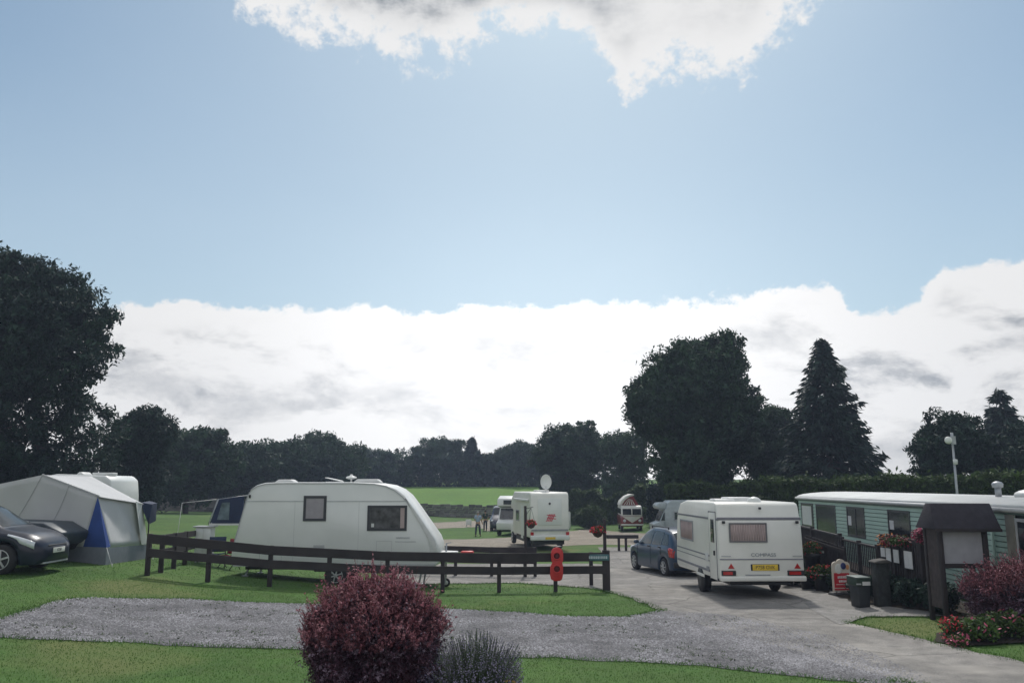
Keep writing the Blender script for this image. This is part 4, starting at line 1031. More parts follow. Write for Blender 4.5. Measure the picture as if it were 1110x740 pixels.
q = MB(); q.lathe([(.17,0),(.20,0),(.20,.03),(.17,.03)],(2.10,0,.9),22,'x')
for a, b in (((-.11,1.0),(0,.76)),((0,.76),(.11,1.0))): q.bar((2.12,a[0],a[1]),(2.12,b[0],b[1]),.02,.03)
q.build('round_badge', WHITE, t)
q = MB(); q.box(2.08,2.2,-W_,W_,.42,.54); q.build('front_bumper', WHITE, t, bevel=.03)
STR = mat('awning_stripe', (.25,.05,.05), .8)
q = MB()   # roof hinged on the left side, open on the right
ya, yb = W_*.9, -W_*.7; fl = lambda pts: [(-a, 1.93+(b-1.93)*.62) for a, b in pts]
q.prism(fl([(ya+.12,1.90),(ya+.02,2.42),(ya-.35,2.98),(ya-.75,3.25),(ya-1.05,3.22),(ya-.95,3.04),(ya-.65,2.92),(ya-.3,2.5),(ya-.05,1.90)]),'x',-1.1,1.35); q.build('raised_roof', CREAM, t, bevel=.03)
q = MB(); q.prism(fl([(ya-.05,1.90),(ya-.3,2.45),(ya-.65,2.88),(ya-.97,3.0),(yb,1.90)]),'x',-1.0,1.25); q.build('roof_canvas', STR, t)
for k in range(5):
    q = MB(); b0 = ya-.2-.2*k; q.prism(fl([(b0,1.96),(b0-.08,1.96),(ya-.62-.06*k,2.70-.03*k),(ya-.58-.06*k,2.70-.03*k)]),'x',1.252,1.262); q.build('canvas_stripe', CREAM, t)
for xx in (-1.3,1.25):
    for s in (1,-1): wheel(t, xx, s*(W_-.13), .31, .17, s)

# pale grey campervan behind the blue car
Yg = 50.0; xa_ = ux(708,Yg)+.62; t = thing('camper_van', 'pale grey high topped camper behind the blue car, half hidden', 'camper van', (xa_+2.7,Yg+.3,terrain(xa_+2,Yg)), math.pi)
PGREY = mat('pale_grey_paint', (.33,.38,.40), .4, coat=.3)
q = MB(); q.prism([(-2.6,.4),(-2.6,2.1),(-2.5,2.28),(2.3,2.24),(2.55,2.05),(2.6,1.75),(2.7,1.7),(2.7,.95),(2.6,.4)],'y',-1.0,1.0); q.build('body', PGREY, t, bevel=.06)
q = MB(); q.prism([(2.5,1.68),(3.05,1.72),(3.15,1.9),(3.0,2.1),(2.5,2.12)],'y',-.8,.8); q.build('overcab_pod', PGREY, t, bevel=.08)
q = MB(); q.prism([(2.6,.45),(3.3,.45),(3.35,.88),(3.0,1.0),(2.72,1.62),(2.6,1.62)],'y',-.85,.85); q.build('cab', PGREY, t, bevel=.04)
q = MB(); q.prism([(3.0,1.06),(3.03,1.06),(2.79,1.58),(2.76,1.58)],'y',-.72,.72); q.build('windscreen', GLASS, t)
for s_ in (1,-1): q = MB(); q.prism([(2.62,1.08),(2.92,1.08),(2.74,1.54),(2.62,1.54)],'y',s_*.86-.01,s_*.86+.01); q.build('side_window', GLASS, t)
window(t,'y',1.6,2.2,1.1,1.6,1.0,1,TRIMG); window(t,'y',-.2,1.0,1.1,1.55,1.0,1,TRIMG); window(t,'y',-2.0,-.8,1.1,1.55,1.0,1,TRIMG)
for xx in (-1.6,2.9):
    for s in (1,-1): wheel(t, xx, s*.88, .32, .18, s)
# ---------------------------------------------------------------- trailer tent / awning at the left
CANV = mat('awning_canvas', (.60,.61,.61), .85, var=.07, scale=.9, bump=.6, bscale=3, trans=.22)
CANVL = mat('awning_roof_canvas', (.64,.65,.66), .8, var=.06, scale=1.2, bump=.6, bscale=3, trans=.2)
CBLUE = mat('blue_canvas', (.035,.085,.32), .8, var=.15, scale=2, trans=.2)
SKIRT = mat('grey_skirt', (.20,.22,.26), .7, var=.1)
NAVYC = mat('navy_canvas', (.018,.03,.07), .8, var=.15)
C = G(114,612.5); Y0 = C.y
base = terrain(C.x, C.y)
t = thing('awning_tent', 'big pale grey awning tent with a blue triangular corner panel and grey skirt', 'tent', (C.x,C.y,base))
def rel(p): return Vector((p.x-C.x, p.y-C.y, p.z-base))
# left wall plane runs from corner C to the left, a little farther away; right wall goes back to the right
A_ = at(-70,606,Y0+1.6); dl = Vector((A_.x-C.x, A_.y-C.y)).normalized()
Bp = G(160,605); dr_ = Vector((Bp.x-C.x, Bp.y-C.y)); Lr = dr_.length; dr_.normalize()
def onplane(u, v, org, d):
    """point of the vertical plane through org along d seen at pixel (u,v)"""
    rx, ry, rz = ray(u, v)          # org + d*s = k*(rx,ry)
    n = Vector((-d.y, d.x)); k = (org.x*n.x+org.y*n.y)/(rx*n.x+ry*n.y)
    return Vector((rx*k, ry*k, EYE+rz*k))
o2 = Vector((C.x, C.y))
top_c = onplane(106,538,o2,dl); pk = onplane(46,515,o2,dl); lf = onplane(-40,533,o2,dl)
# lean: eaves slightly inside the base
q = MB(); bl = rel(onplane(-70,598,o2,dl)); corner = Vector((0,0,0))
def zz(v): return vz(v, Y0)-base
hs = zz(593)
P0 = rel(onplane(-70,593,o2,dl)); P0.z = hs+.05
tri_l = rel(onplane(90,593,o2,dl)); tri_l.z = hs; cor = Vector((0,0,hs)); tc_ = rel(top_c); pk_ = rel(pk); lf_ = rel(lf)
nw_ = Vector((dl.y,-dl.x,0)); nw_ = nw_ if nw_.y < 0 else -nw_
def wl(u_, v_):
    b_ = P0.lerp(tri_l, u_); top_ = lf_.lerp(pk_, u_/.45) if u_ < .45 else pk_.lerp(tc_, (u_-.45)/.55)
    p = b_.lerp(top_, v_); return p + nw_*(.035*math.sin(u_*21+v_*3)*math.sin(math.pi*v_)*(.4+.6*math.sin(u_*7)**2) - .05*math.sin(math.pi*v_)*math.sin(math.pi*u_))
q.grid(wl, 40, 10); q.build('end_wall', CANV, t, recalc=False, solid=.012)
for us in (.2,.45,.72):
    q = MB()
    for k in range(8): q.bar(wl(us,k/8)+nw_*.008, wl(us,(k+1)/8)+nw_*.008, .012, .012)
    q.build('seam', LTRIM, t)
tri_r = rel(onplane(120,592,o2,dr_)); tri_r.z = hs
q = MB(); q.add([tri_l, cor, tc_], [(0,1,2)]); q.add([cor, tri_r, tc_], [(0,1,2)]); q.build('corner_panel', CBLUE, t, recalc=False, solid=.012)
eb = rel(onplane(153,545.5,o2,dr_)); rb_ = rel(onplane(160,590,o2,dr_))
s1 = rel(onplane(152,590,o2,dr_)); s0 = rel(onplane(146,543,o2,dr_)); s1b = rel(onplane(159,589,o2,dr_)); s0b = rel(onplane(152.5,545,o2,dr_))
nf_ = Vector((dr_.y,-dr_.x,0)); nf_ = nf_ if nf_.x > 0 else -nf_
q = MB(); q.grid(lambda u_, v_: tri_r.lerp(rb_,u_).lerp(tc_.lerp(eb,u_),v_)+nf_*(.03*math.sin(u_*13+v_*4)*math.sin(math.pi*v_)*math.sin(math.pi*u_)-.03*math.sin(math.pi*v_)*math.sin(math.pi*u_)), 20, 8); q.build('front_wall', CANVL, t, recalc=False, solid=.012)
q = MB(); nrm = Vector((dr_.y,-dr_.x,0))*.035; q.add([p+nrm for p in (s1,s1b,s0b,s0)], [(0,1,2,3)]); q.build('light_flap', WHITE, t, recalc=False, solid=.006)
def skirt(a, b):
    q = MB(); a0 = a.copy(); b0 = b.copy(); a0.z = terrain(C.x+a.x,C.y+a.y)-base-.02; b0.z = terrain(C.x+b.x,C.y+b.y)-base-.02
    q.add([a0,b0,b,a],[(0,1,2,3)]); return q.build('skirt', SKIRT, t, recalc=False, solid=.01)
skirt(P0, cor); skirt(cor, rb_)
# roof: ridge at the peak runs back, slopes to the front eave; roof's back edge at the caravan
back = Vector((-dl.y, dl.x, 0)); back = back if back.y > 0 else -back
far = Vector((dr_.x,dr_.y,0))*Lr
ridge2 = pk_ + far*1.0
e2 = eb + Vector((0,0,0)); n3 = Vector((0,0,.012))
q = MB()
def sag(u_, v_):
    a = pk_.lerp(tc_, u_); b = ridge2.lerp(e2, u_); p = a.lerp(b, v_); ov = Vector((.1,-.06,-.02))*(u_**6)
    return p + n3 + ov - Vector((0,0,.05*math.sin(math.pi*u_)*math.sin(math.pi*v_)))
q.grid(sag, 12, 12); q.build('roof', CANVL, t, recalc=False, solid=.012)
lf2 = lf_ + far
q = MB(); q.add([lf_+n3, pk_+n3, ridge2+n3, lf2+n3], [(0,1,2,3)]); q.build('roof_slope', CANVL, t, recalc=False, solid=.012)
q = MB(); q.bar(pk_+n3*2, tc_+n3*2+Vector((.05,-.03,0)), .03, .03); q.build('roof_piping', LTRIM, t)
# navy canopy at the far corner
c1 = rel(at(156,546,bp_y)) if False else eb
ext = Vector((dr_.x,dr_.y,0))
cp = [eb+Vector((0,0,.03)), eb+ext*.3+Vector((.22,0,-.03)), eb+ext*.9+Vector((.18,0,.0)), eb+ext*.9+Vector((-.05,0,.06))]
t2 = t
q = MB(); q.add(cp, [(0,1,2,3)]); q.build('canopy', NAVYC, t, recalc=False, solid=.01)
q = MB(); v0 = cp[1]; v1 = cp[2]; q.add([v0, v1, v1-Vector((0,0,.55)), v0-Vector((.05,0,.6))], [(0,1,2,3)]); q.add([cp[0],v0,v0-Vector((.05,0,.6)),cp[0]-Vector((-.08,0,.25))],[(0,1,2,3)]); q.build('canopy_valance', NAVYC, t, recalc=False, solid=.01)
q = MB(); pb = v0-Vector((.05,0,0)); q.tube((pb.x,pb.y,pb.z),(pb.x+.02,pb.y,terrain(C.x+pb.x,C.y+pb.y)-base),.02,.02,8); q.build('pole', BLACK, t)
for p in (P0, cor, rb_):
    q = MB(); z0 = terrain(C.x+p.x,C.y+p.y)-base; q.tube((p.x,p.y,hs),(p.x+.3,p.y-.25,z0),.006,.006,5); q.tube((p.x+.3,p.y-.25,z0+.06),(p.x+.33,p.y-.27,z0-.05),.01,.008,5); q.build('guy_line', OFFW, t)
# caravan behind the awning
Yk = Y0+4.6; xa_, xb_ = ux(50,Yk,525), ux(120,Yk,525); gz = terrain(xb_-1,Yk)
t = thing('touring_caravan', 'white caravan behind the grey awning tent showing only its roof', 'caravan', ((xa_+xb_)/2, Yk, gz))
hw_ = (xb_-xa_)/2; zt = vz(513.5,Yk)-gz; zw = zt-.55
q = MB(); q.prism([(-hw_-.3,.4),(-hw_-.3,zt-.5),(-hw_-.15,zt-.2),(-hw_,zt-.06),(-hw_+.3,zt),(hw_-.2,zt-.05),(hw_-.02,zt-.2),(hw_+.05,zt-.7),(hw_+.1,.4)],'y',0,2.1); q.build('body', WHITE, t, bevel=.06)
q = MB(); q.prism([(-hw_+.8,zt-.02),(-hw_+.9,zt+.07),(-.1,zt+.07),(0,zt-.02)],'y',.3,.9); q.build('roof_light', OFFW, t, bevel=.02)
q = MB(); q.box(.3,.9,.25,.8,zt-.04,zt+.05); q.build('roof_vent', OFFW, t, bevel=.02)
q = MB(); q.box(-.9,.3,-.03,.0,zt-.16,zt-.10); q.build('awning_rail', LTRIM, t)
for xx in (-1.2,):
    for y_, s in ((.14,-1),(1.96,1)): wheel(t, xx, y_, .3, .18, s)

# ---------------------------------------------------------------- fences
def post(parent, x, y, h, w_=.11, d_=.11, rz=0, dz=0):
    z = terrain(x,y); q = MB(); q.box(x-w_/2,x+w_/2,y-d_/2,y+d_/2,z-.1,z+h,rz)
    o = q.build('post', WOODD, None, bevel=.008); o.parent = parent; o.matrix_parent_inverse = parent.matrix_world.inverted() if False else Matrix.Translation(-Vector(parent.location)); return o
def rail(parent, a, b, h, th=.035, w_=.21, off=(0,0), seg=1, name='rail'):
    a = Vector(a); b = Vector(b); q = MB(); n = seg
    for i in range(n):
        p = a.lerp(b,i/n); r_ = a.lerp(b,(i+1)/n)
        q.bar((p.x+off[0],p.y+off[1],terrain(p.x,p.y)+h),(r_.x+off[0],r_.y+off[1],terrain(r_.x,r_.y)+h), th, w_)
    o = q.build(name, WOODD, parent, recalc=True); o.matrix_parent_inverse = Matrix.Translation(-Vector(parent.location)); return o
fp_px = [(160,624.5),(226,628),(293,630),(357,632.5),(420,633.5),(480,634),(541,637),(602,638.5),(657,640.5)]
fpts = [G(*p) for p in fp_px]
a_, b_ = fpts[0], fpts[-1]
def on_line(u):       # keep the posts in one straight line
    d = Vector((b_.x-a_.x, b_.y-a_.y)); rx, ry, _ = ray(u, 600); nn = Vector((-d.y,d.x)); k = (a_.x*nn.x+a_.y*nn.y)/(rx*nn.x+ry*nn.y); return Vector((rx*k, ry*k))
fpos = [on_line(p[0]) for p in fp_px]
t = thing('ranch_fence', 'dark brown two rail ranch fence running across the view in front of the white caravan', 'fence', ground_loc(fpos[0].x,fpos[0].y))
for i, p in enumerate(fpos): post(t, p.x, p.y+.06, 1.06 if i < 8 else 1.12, *( (.11,.11) if i < 8 else (.2,.2)))
hs_ = [(0.98,.36-.0)]
nseg = 2
for k in range(0, len(fpos)-1, 2):
    p, r_ = fpos[k], fpos[min(k+2,len(fpos)-1)]
    rail(t, p, r_, .94, off=(0,-.02), w_=.24); rail(t, p, r_, .585, off=(0,-.02), w_=.215)
# left return
lp = [G(174,620.5), G(188,616.5), G(200,612.5), G(213,608.5)]
l0 = fpos[0]; t = thing('ranch_fence', 'dark ranch fence side run going away behind the left end of the long fence', 'fence', ground_loc(lp[0].x,lp[0].y))
for p in lp: post(t, p.x, p.y, 1.0)
p5 = Vector((lp[-1].x-.55, lp[-1].y+2.4)); post(t, p5.x, p5.y, 1.0)
rail(t, Vector((l0.x,l0.y+.14)), lp[1].xy, .9, w_=.18); rail(t, lp[1].xy, lp[3].xy, .9, w_=.18); rail(t, Vector((l0.x,l0.y+.14)), lp[1].xy, .52, w_=.18); rail(t, lp[1].xy, lp[3].xy, .52, w_=.18)
rail(t, lp[3].xy, p5, .9, w_=.18); rail(t, lp[3].xy, p5, .52, w_=.18)
# far run behind
fr_px = [(445,609),(494,609.5),(533,610),(569,611),(580,612.5)]
fr = [G(*p) for p in fr_px]
Yf = 30.4; fr = [Vector((ux(p[0],Yf+i*-.05),Yf-i*.05)) for i, p in enumerate(fr_px)]
t = thing('ranch_fence', 'dark ranch fence far run seen between the long fence and the grass behind', 'fence', ground_loc(fr[0].x,fr[0].y))
for p in fr: post(t, p.x, p.y+.06, 1.02)
for h in (.92,.55): rail(t, fr[0], fr[2], h, off=(0,-.02), w_=.2); rail(t, fr[2], fr[4], h, off=(0,-.02), w_=.2)
# right return
rp = [fpos[-1], Vector((G(641,634.5).x, G(641,634.5).y)), Vector((ux(612,28),28.0)), fr[-1]]
t = thing('ranch_fence', 'short dark ranch fence return from the signed corner post to the far run', 'fence', ground_loc(rp[1].x,rp[1].y))
post(t, rp[1].x, rp[1].y, 1.0)
rail(t, Vector((rp[0].x-.0,rp[0].y+.16)), rp[1], .9, w_=.18); rail(t, Vector((rp[0].x,rp[0].y+.16)), rp[1], .52, w_=.18)

# sign on the corner
SGN = mat('sign_green', (.05,.13,.15), .5); PALE = mat('pale_lettering', (.45,.52,.55), .6)
pS = on_line(648); zS = terrain(pS.x,pS.y)
t = thing('small_sign', 'long thin blue green sign fixed along the top rail at the fence end', 'sign', (pS.x,pS.y-.06,zS+.93))
MB().box(-.31,.31,-.02,.0,-.085,.085).build('board', SGN, t, bevel=.005)
q = MB(); r_ = random.Random(5); x_ = -.26
while x_ < .25:
    w0 = r_.uniform(.02,.04); q.box(x_,x_+w0,-.026,-.021,-.035,.035); x_ += w0+.014
q.build('lettering', PALE, t)
# red fire point
pF = on_line(603.5); zF = terrain(pF.x,pF.y); kF = pF.y/913
t = thing('fire_point', 'bright red fire point board with two round openings hung on the ranch fence', 'fire point', (pF.x,pF.y-.09,zF))
zc = lambda v: vz(v,pF.y)-zF
out = []; 
for a in range(0,181,12): out.append((.17*math.cos(R(a))*1.0, zc(599)+.17*math.sin(R(a))))
out += [(-.165,zc(606)),(-.135,zc(609)),(-.19,zc(613)),(-.20,zc(622)),(-.17,zc(627)),(-.08,zc(628.5)),(.06,zc(628.5)),(.13,zc(627)),(.16,zc(622)),(.165,zc(613)),(.14,zc(609)),(.17,zc(606))]
q = MB(); q.prism(out,'y',-.12,.0); q.build('board', REDP, t, bevel=.02)
for v in (601.5, 615.5):
    q = MB(); q.lathe([(.085,-.125),(.085,-.165),(.12,-.165),(.12,-.12)],(-.01,0,zc(v)),20,'y'); q.build('ring', REDP, t)
    q = MB(); q.lathe([(.01,-.130),(.085,-.130),(.085,-.122)],(-.01,0,zc(v)),20,'y'); q.build('opening', mat('dark_red', (.10,.012,.012), .6), t)
q = MB(); q.ball((.03,-.0,zc(592.5)),.10,12,8,sx=1.3,sz=.45); q.build('top_cap', BLACK, t)

# hanging basket poles
def basket_pole(label, x, y, h, side_, zb, r=.14):
    t = thing('basket_pole', label, 'pole', ground_loc(x,y))
    MB().box(-.045,.045,-.045,.045,-.1,h).build('post', WOODD, t, bevel=.01)
    q = MB(); q.bar((0,0,h-.1),(side_*.28,0,h-.04),.02,.02); q.bar((0,0,h-.35),(side_*.2,0,h-.08),.015,.015); q.build('bracket', BLACK, t)
    b = thing('hanging_basket', label.split(' pole')[0].replace('tall dark','round red') , 'flower basket', (x+side_*.2,y-.04,terrain(x,y)+zb))
    for k in range(3):
        a = 2.1*k; MB().tube((r*.9*math.cos(a),r*.9*math.sin(a),0),(0,0,h-.06-zb),.005,.005,4).build('chain', BLACK, b)
    MB().lathe([(.02,-r*1.1),(r*.6,-r*.9),(r*.95,-r*.35),(r,0),(r*.8,0)],n=16).build('bowl', WOODB, b)
    def pts(n,s): 
        p = rng.normal(size=(n,3)); p /= np.linalg.norm(p,axis=1)[:,None]; p *= r*s*(.8+.3*rng.random((n,1))); p[:,2] = np.abs(p[:,2])*.9-.05; return p
    two_leaves('blooms', leaves(pts(260,1.1),.03), L_SHRUB, leaves(pts(170,1.25),.03), F_RED, b)
    return b
pp = Vector((ux(655.5,24.5),24.5)); b = basket_pole('tall dark wooden pole beside the fence end carrying a flower basket', pp.x, pp.y, vz(562,24.5)-terrain(*pp), -1, vz(575,24.5)-terrain(*pp), .17)
b['label'] = 'hanging basket of red flowers left of the pole at the fence end'
pp = Vector((ux(569.5,30.2),30.1)); b = basket_pole('tall dark wooden pole in front of the motorhome with the dish', pp.x, pp.y, vz(548,30.1)-terrain(*pp), 1, vz(567,30.1)-terrain(*pp), .16)
b['label'] = 'small hanging basket of red flowers in front of the motorhome with the dish'
# low barrier
g = G(671,597); t = thing('barrier_rail', 'low wooden barrier of one thick beam on two posts beside the track', 'barrier', ground_loc(g.x,g.y)); k = g.y/913
MB().box(-.62,1.0,-.1,.1,.62,.80).build('beam', WOODD, t, bevel=.02)
for dx in (0,.36): MB().box(dx-.06,dx+.06,-.06,.06,-.1,.63).build('post', WOODD, t, bevel=.01)

# ---------------------------------------------------------------- things behind the white caravan
Ya = 27.6; x0, x1 = ux(226,Ya), ux(263,Ya); gz = terrain(x0,Ya)
t = thing('porch_awning', 'navy porch awning with a clear window panel behind the left end of the white caravan', 'awning', (x0,Ya,gz)); zq = lambda v: vz(v,Ya)-gz; xq = lambda u: ux(u,Ya)-x0
q = MB(); q.add([(xq(226),0,zq(568)),(xq(262),0,zq(568)),(xq(262),0,zq(537)),(xq(235),0,zq(541))],[(0,1,2,3)]); q.build('wall', NAVYC, t, recalc=False, solid=.012)
q = MB(); q.add([(xq(234),-.015,zq(563)),(xq(247),-.015,zq(563)),(xq(247),-.015,zq(544)),(xq(238.5),-.015,zq(544.5))],[(0,1,2,3)]); q.build('window_panel', mat('clear_vinyl', (.10,.14,.16), .15, var=.5, scale=4), t, recalc=False, solid=.004)
q = MB(); q.tube((xq(225),0,zq(568)),(xq(234),0,zq(541)),.02); q.tube((xq(234),0,zq(541)),(xq(264),.5,zq(536.5)),.015); q.tube((xq(228),0,zq(566)),(xq(229),0,terrain(x0,Ya)-gz),.02); q.build('frame', GALV, t)
q = MB(); q.box(xq(226),xq(262),-.03,-.0,zq(569),zq(567)); q.build('hem', OFFW, t)
q = MB(); q.tube((xq(232),0,zq(541)),(xq(200),-.4,zq(544.5)),.008,.008,4); q.tube((xq(200),-.4,zq(544.5)),(xq(196),-.5,0),.008,.008,4); q.build('guy_line', OFFW, t)
g = Vector((ux(222,27.2),27.2)); t = thing('camp_cupboard', 'small white camping cupboard beside the navy porch awning', 'cupboard', ground_loc(*g)); kz = 27.2/913; zc2 = vz(571,27.2)-terrain(*g)
MB().box(-.25,.25,-.2,.2,.15,zc2).build('carcass', OFFW, t, bevel=.02)
MB().box(-.32,.32,-.25,.25,zc2,zc2+.04).build('top', LTRIM, t, bevel=.008)
for s in (1,-1): MB().box(.005 if s>0 else -.235,.235 if s>0 else -.005,-.215,-.2,.18,zc2-.03).build('door', WHITE, t, bevel=.008)
for sx in (-.2,.2):
    for sy in (-.15,.15): MB().box(sx-.02,sx+.02,sy-.02,sy+.02,-.05,.15).build('leg', GALV, t)
def camp_chair(label, x, y, m, rz=0):
    t = thing('camping_chair', label, 'chair', ground_loc(x,y), rz, 'camping chairs by the porch awning')
    q = MB(); q.grid(lambda a,b: (-.25+.5*a, -.2+.4*b, .42-.04*math.sin(math.pi*a)), 6, 6); q.build('seat', m, t, recalc=False, solid=.01)
    q = MB(); q.grid(lambda a,b: (-.25+.5*a, .2+.12*b, .44+.45*b), 6, 6); q.build('backrest', m, t, recalc=False, solid=.01)
    for sx in (-.25,.25): MB().tube((sx,-.25,-.02),(sx,.22,.46),.012).build('leg', BLACK, t); MB().tube((sx,.25,-.02),(sx,-.2,.46),.012).build('leg', BLACK, t); MB().bar((sx,-.22,.6),(sx,.24,.62),.05,.02).build('armrest', BLACK, t)
camp_chair('dark folding chair standing under the navy porch awning', ux(236,26.6), 26.6, NAVYC, .3)
camp_chair('maroon folding chair beside the rear end of the white caravan', ux(249,26.4), 26.4, mat('maroon_fabric', (.22,.03,.04), .9), -.4)

# ---------------------------------------------------------------- dry stone wall
STONE = mat('drystone', (.10,.095,.09), .95, col2=(.19,.18,.17), scale=.9, island=.4)
def drywall(label, a, b, h):
    a = Vector(a); b = Vector(b); t = thing('stone_wall', label, 'wall', ground_loc(a.x,a.y)); L_ = (b-a).length; d = (b-a)/L_
    mb = MB(); r = random.Random(4); z0 = terrain(a.x,a.y)
    rows = 6
    for j in range(rows):
        s = 0
        while s < L_:
            w_ = r.uniform(.35,.8); p = a+d*(s+w_/2); hh = h/rows; zc_ = terrain(p.x,p.y)-z0+hh*j
            o = r.uniform(-.05,.05); mb.box(p.x-a.x-w_/2+.015, p.x-a.x+w_/2-.015, p.y-a.y-.28+o+j*.02, p.y-a.y+.28-j*.02, zc_+.01, zc_+hh*r.uniform(.9,1.02)+(r.uniform(-.02,.18) if j == rows-1 else 0), r.uniform(-.04,.04)); s += w_
    mb.build('stones', STONE, t)
drywall('long dry stone wall across the view below the pasture', (-52,90), (3.6,91.5), 1.25)

# ---------------------------------------------------------------- people by the far track
SKIN = mat('skin', (.42,.25,.18), .6)
def skin_mesh(name, verts, edges, radii, m, parent, sub=1, root=0):
    me = bpy.data.meshes.new(name); me.from_pydata(verts, edges, []); o = bpy.data.objects.new(name, me); COL.objects.link(o)
    md = o.modifiers.new('s','SKIN'); md.use_smooth_shade = True
    for i, r_ in enumerate(radii): 
        sv = me.skin_vertices[0].data[i]; sv.radius = (r_, r_) if not isinstance(r_, tuple) else r_; sv.use_root = (i == root)
    m2 = o.modifiers.new('u','SUBSURF'); m2.levels = sub; m2.render_levels = sub
    dg = bpy.context.evaluated_depsgraph_get(); me2 = bpy.data.meshes.new_from_object(o.evaluated_get(dg)); bpy.data.objects.remove(o)
    me2.name = name; me2.materials.clear(); me2.materials.append(m)
    o = bpy.data.objects.new(name, me2); COL.objects.link(o); o.parent = parent; return o
def person(label, x, y, rz, shirt, trousers, h=1.7, arm=.0, stride=.12, hair=None):
    t = thing('person', label, 'person', ground_loc(x,y), rz, None, h/1.7)
    J = dict(pel=(0,0,.92), ch=(0,0,1.28), nk=(0,0,1.44), hd=(0,.01,1.56), ht=(0,0,1.66))
    V = [J['pel'],J['ch'],J['nk'],J['hd'],J['ht']]; E = [(0,1),(1,2),(2,3),(3,4)]; Rr = [(.15,.10),(.16,.10),.055,(.085,.10),(.06,.07)]
    for s in (1,-1):
        b = len(V); st = stride*s
        V += [(s*.10,0,.86),(s*.11,st*.5,.50),(s*.12,st,.09),(s*.13,st-.14,.035)]; Rr += [.085,.06,.042,.035]; E += [(0,b),(b,b+1),(b+1,b+2),(b+2,b+3)]
        b = len(V); bend = arm if s > 0 else arm*.3
        V += [(s*.19,0,1.38),(s*.25,.02,1.12),(s*.26,-.10-bend*.2,.88+bend*.22),(s*.26,-.15-bend*.25,.80+bend*.26)]; Rr += [.055,.045,.034,.035]; E += [(1,b),(b,b+1),(b+1,b+2),(b+2,b+3)]
        # five fingers
        hb = b+3; hx, hy_, hz_ = V[hb]
        for f_ in range(4):
            V.append((hx+(f_-1.5)*.012, hy_-.03, hz_-.075+.006*abs(f_-1.5))); Rr.append(.008); E.append((hb, len(V)-1))
        V.append((hx-s*.035, hy_-.03, hz_-.03)); Rr.append(.009); E.append((hb, len(V)-1))
    skin_mesh('body', V, E, Rr, SKIN, t)
    V = [(0,0,.90),(0,0,1.08),(0,0,1.28),(0,0,1.41)]; E = [(0,1),(1,2),(2,3)]; Rr = [(.175,.125),(.165,.12),(.18,.125),(.085,.08)]
    for s in (1,-1):
        b = len(V); V += [(s*.19,0,1.37),(s*.245,.02,1.16)]; E += [(2,b),(b,b+1)]; Rr += [.072,.062]
    skin_mesh('shirt', V, E, Rr, shirt, t)
    V = [(0,0,.95),(0,0,.88)]; E = [(0,1)]; Rr = [(.165,.12),(.165,.12)]
    for s in (1,-1):
        b = len(V); V += [(s*.10,0,.82),(s*.11,stride*s*.5,.50),(s*.12,stride*s,.10)]; E += [(1,b),(b,b+1),(b+1,b+2)]; Rr += [.10,.078,.065]
    skin_mesh('trousers', V, E, Rr, trousers, t)
    for s in (1,-1):
        q = MB(); q.ball((s*.125,stride*s-.06,.04),.05,10,6,sx=.9,sy=2.4,sz=.8); q.build('shoe', BLACK, t)
    q = MB(); q.ball((0,.025,1.615),.10,14,8,sx=.92,sy=1.05,sz=.95); q.build('hair', hair or mat('grey_hair', (.30,.28,.27), .9), t)
    q = MB(); q.ball((0,-.108,1.565),.018,8,6); q.build('nose', SKIN, t)
    for s in (1,-1): q = MB(); q.ball((s*.034,-.095,1.595),.011,8,6); q.build('eye', INK, t); q = MB(); q.ball((s*.088,0,1.57),.024,8,6,sx=.4); q.build('ear', SKIN, t)
    q = MB(); q.ball((0,-.098,1.525),.02,8,6,sx=1.2,sy=.3,sz=.3); q.build('mouth', mat('lips', (.3,.12,.1), .6), t)
g = G(518,581); person('person in a light blue shirt and dark trousers walking by the far track', g.x, g.y, R(160), mat('light_blue_cloth', (.30,.38,.50), .9), mat('dark_trousers', (.03,.04,.06), .9), 1.7, .7)
g = G(526,575.5); person('person in dark green clothes standing just behind the one in light blue', g.x, g.y, R(200), mat('dark_green_cloth', (.03,.05,.035), .9), mat('dark_trousers', (.03,.04,.06), .9), 1.62, .2, .05, mat('dark_hair', (.04,.03,.025), .9))
g = G(508,571); t = thing('notice_sign', 'small white notice sign on two legs beside the far path', 'sign', ground_loc(g.x,g.y)); k = g.y/913
MB().box(-3*k,3*k,-.02,.02,2.2*k,8*k).build('panel', WHITE, t, bevel=.01)
for s in (1,-1): MB().box(s*2.4*k-.03,s*2.4*k+.03,.02,.06,-.05,7*k).build('leg', GALV, t)
g = G(620,573); t = thing('marker_post', 'short white post just right of the motorhome with the dish', 'post', ground_loc(g.x-.2,g.y))
MB().box(-.09,.09,-.09,.09,-.1,1.3).build('shaft', WHITE, t, bevel=.02); MB().prism([(-.11,1.3),(.11,1.3),(0,1.42)],'y',-.11,.11).build('cap', OFFW, t)

# ---------------------------------------------------------------- green lodge (static caravan)
LGREEN = mat('lodge_green', (.40,.55,.465), .6, var=.06, scale=1.5); LGD = mat('lodge_trim', (.10,.16,.14), .5); LROOF = mat('lodge_roof', (.52,.54,.54), .7, var=.12, scale=.8)
A2, B2 = Vector((11.42,33.6)), Vector((10.27,15.4)); dL = (B2-A2); LL = dL.length; dL.normalize(); ang = math.atan2(dL.y,dL.x)
# local: +x toward the viewer along the wall, +y away from the wall (to the right)
gz = -.02; nL = Vector((-dL.y, dL.x))      # local y
t = thing('lodge', 'long pale green clad lodge with a white roof running away at the right', 'building', (A2.x,A2.y,gz), ang)
inv = lambda p: ((p[0]-A2.x)*dL.x+(p[1]-A2.y)*dL.y)
def su(u):  # distance along the wall seen at column u
    k = 1/(.0303+.000118*(u-870)); return (33.6-k)/(33.6-15.4)*LL
ev, Dp = 2.42-gz, 3.7
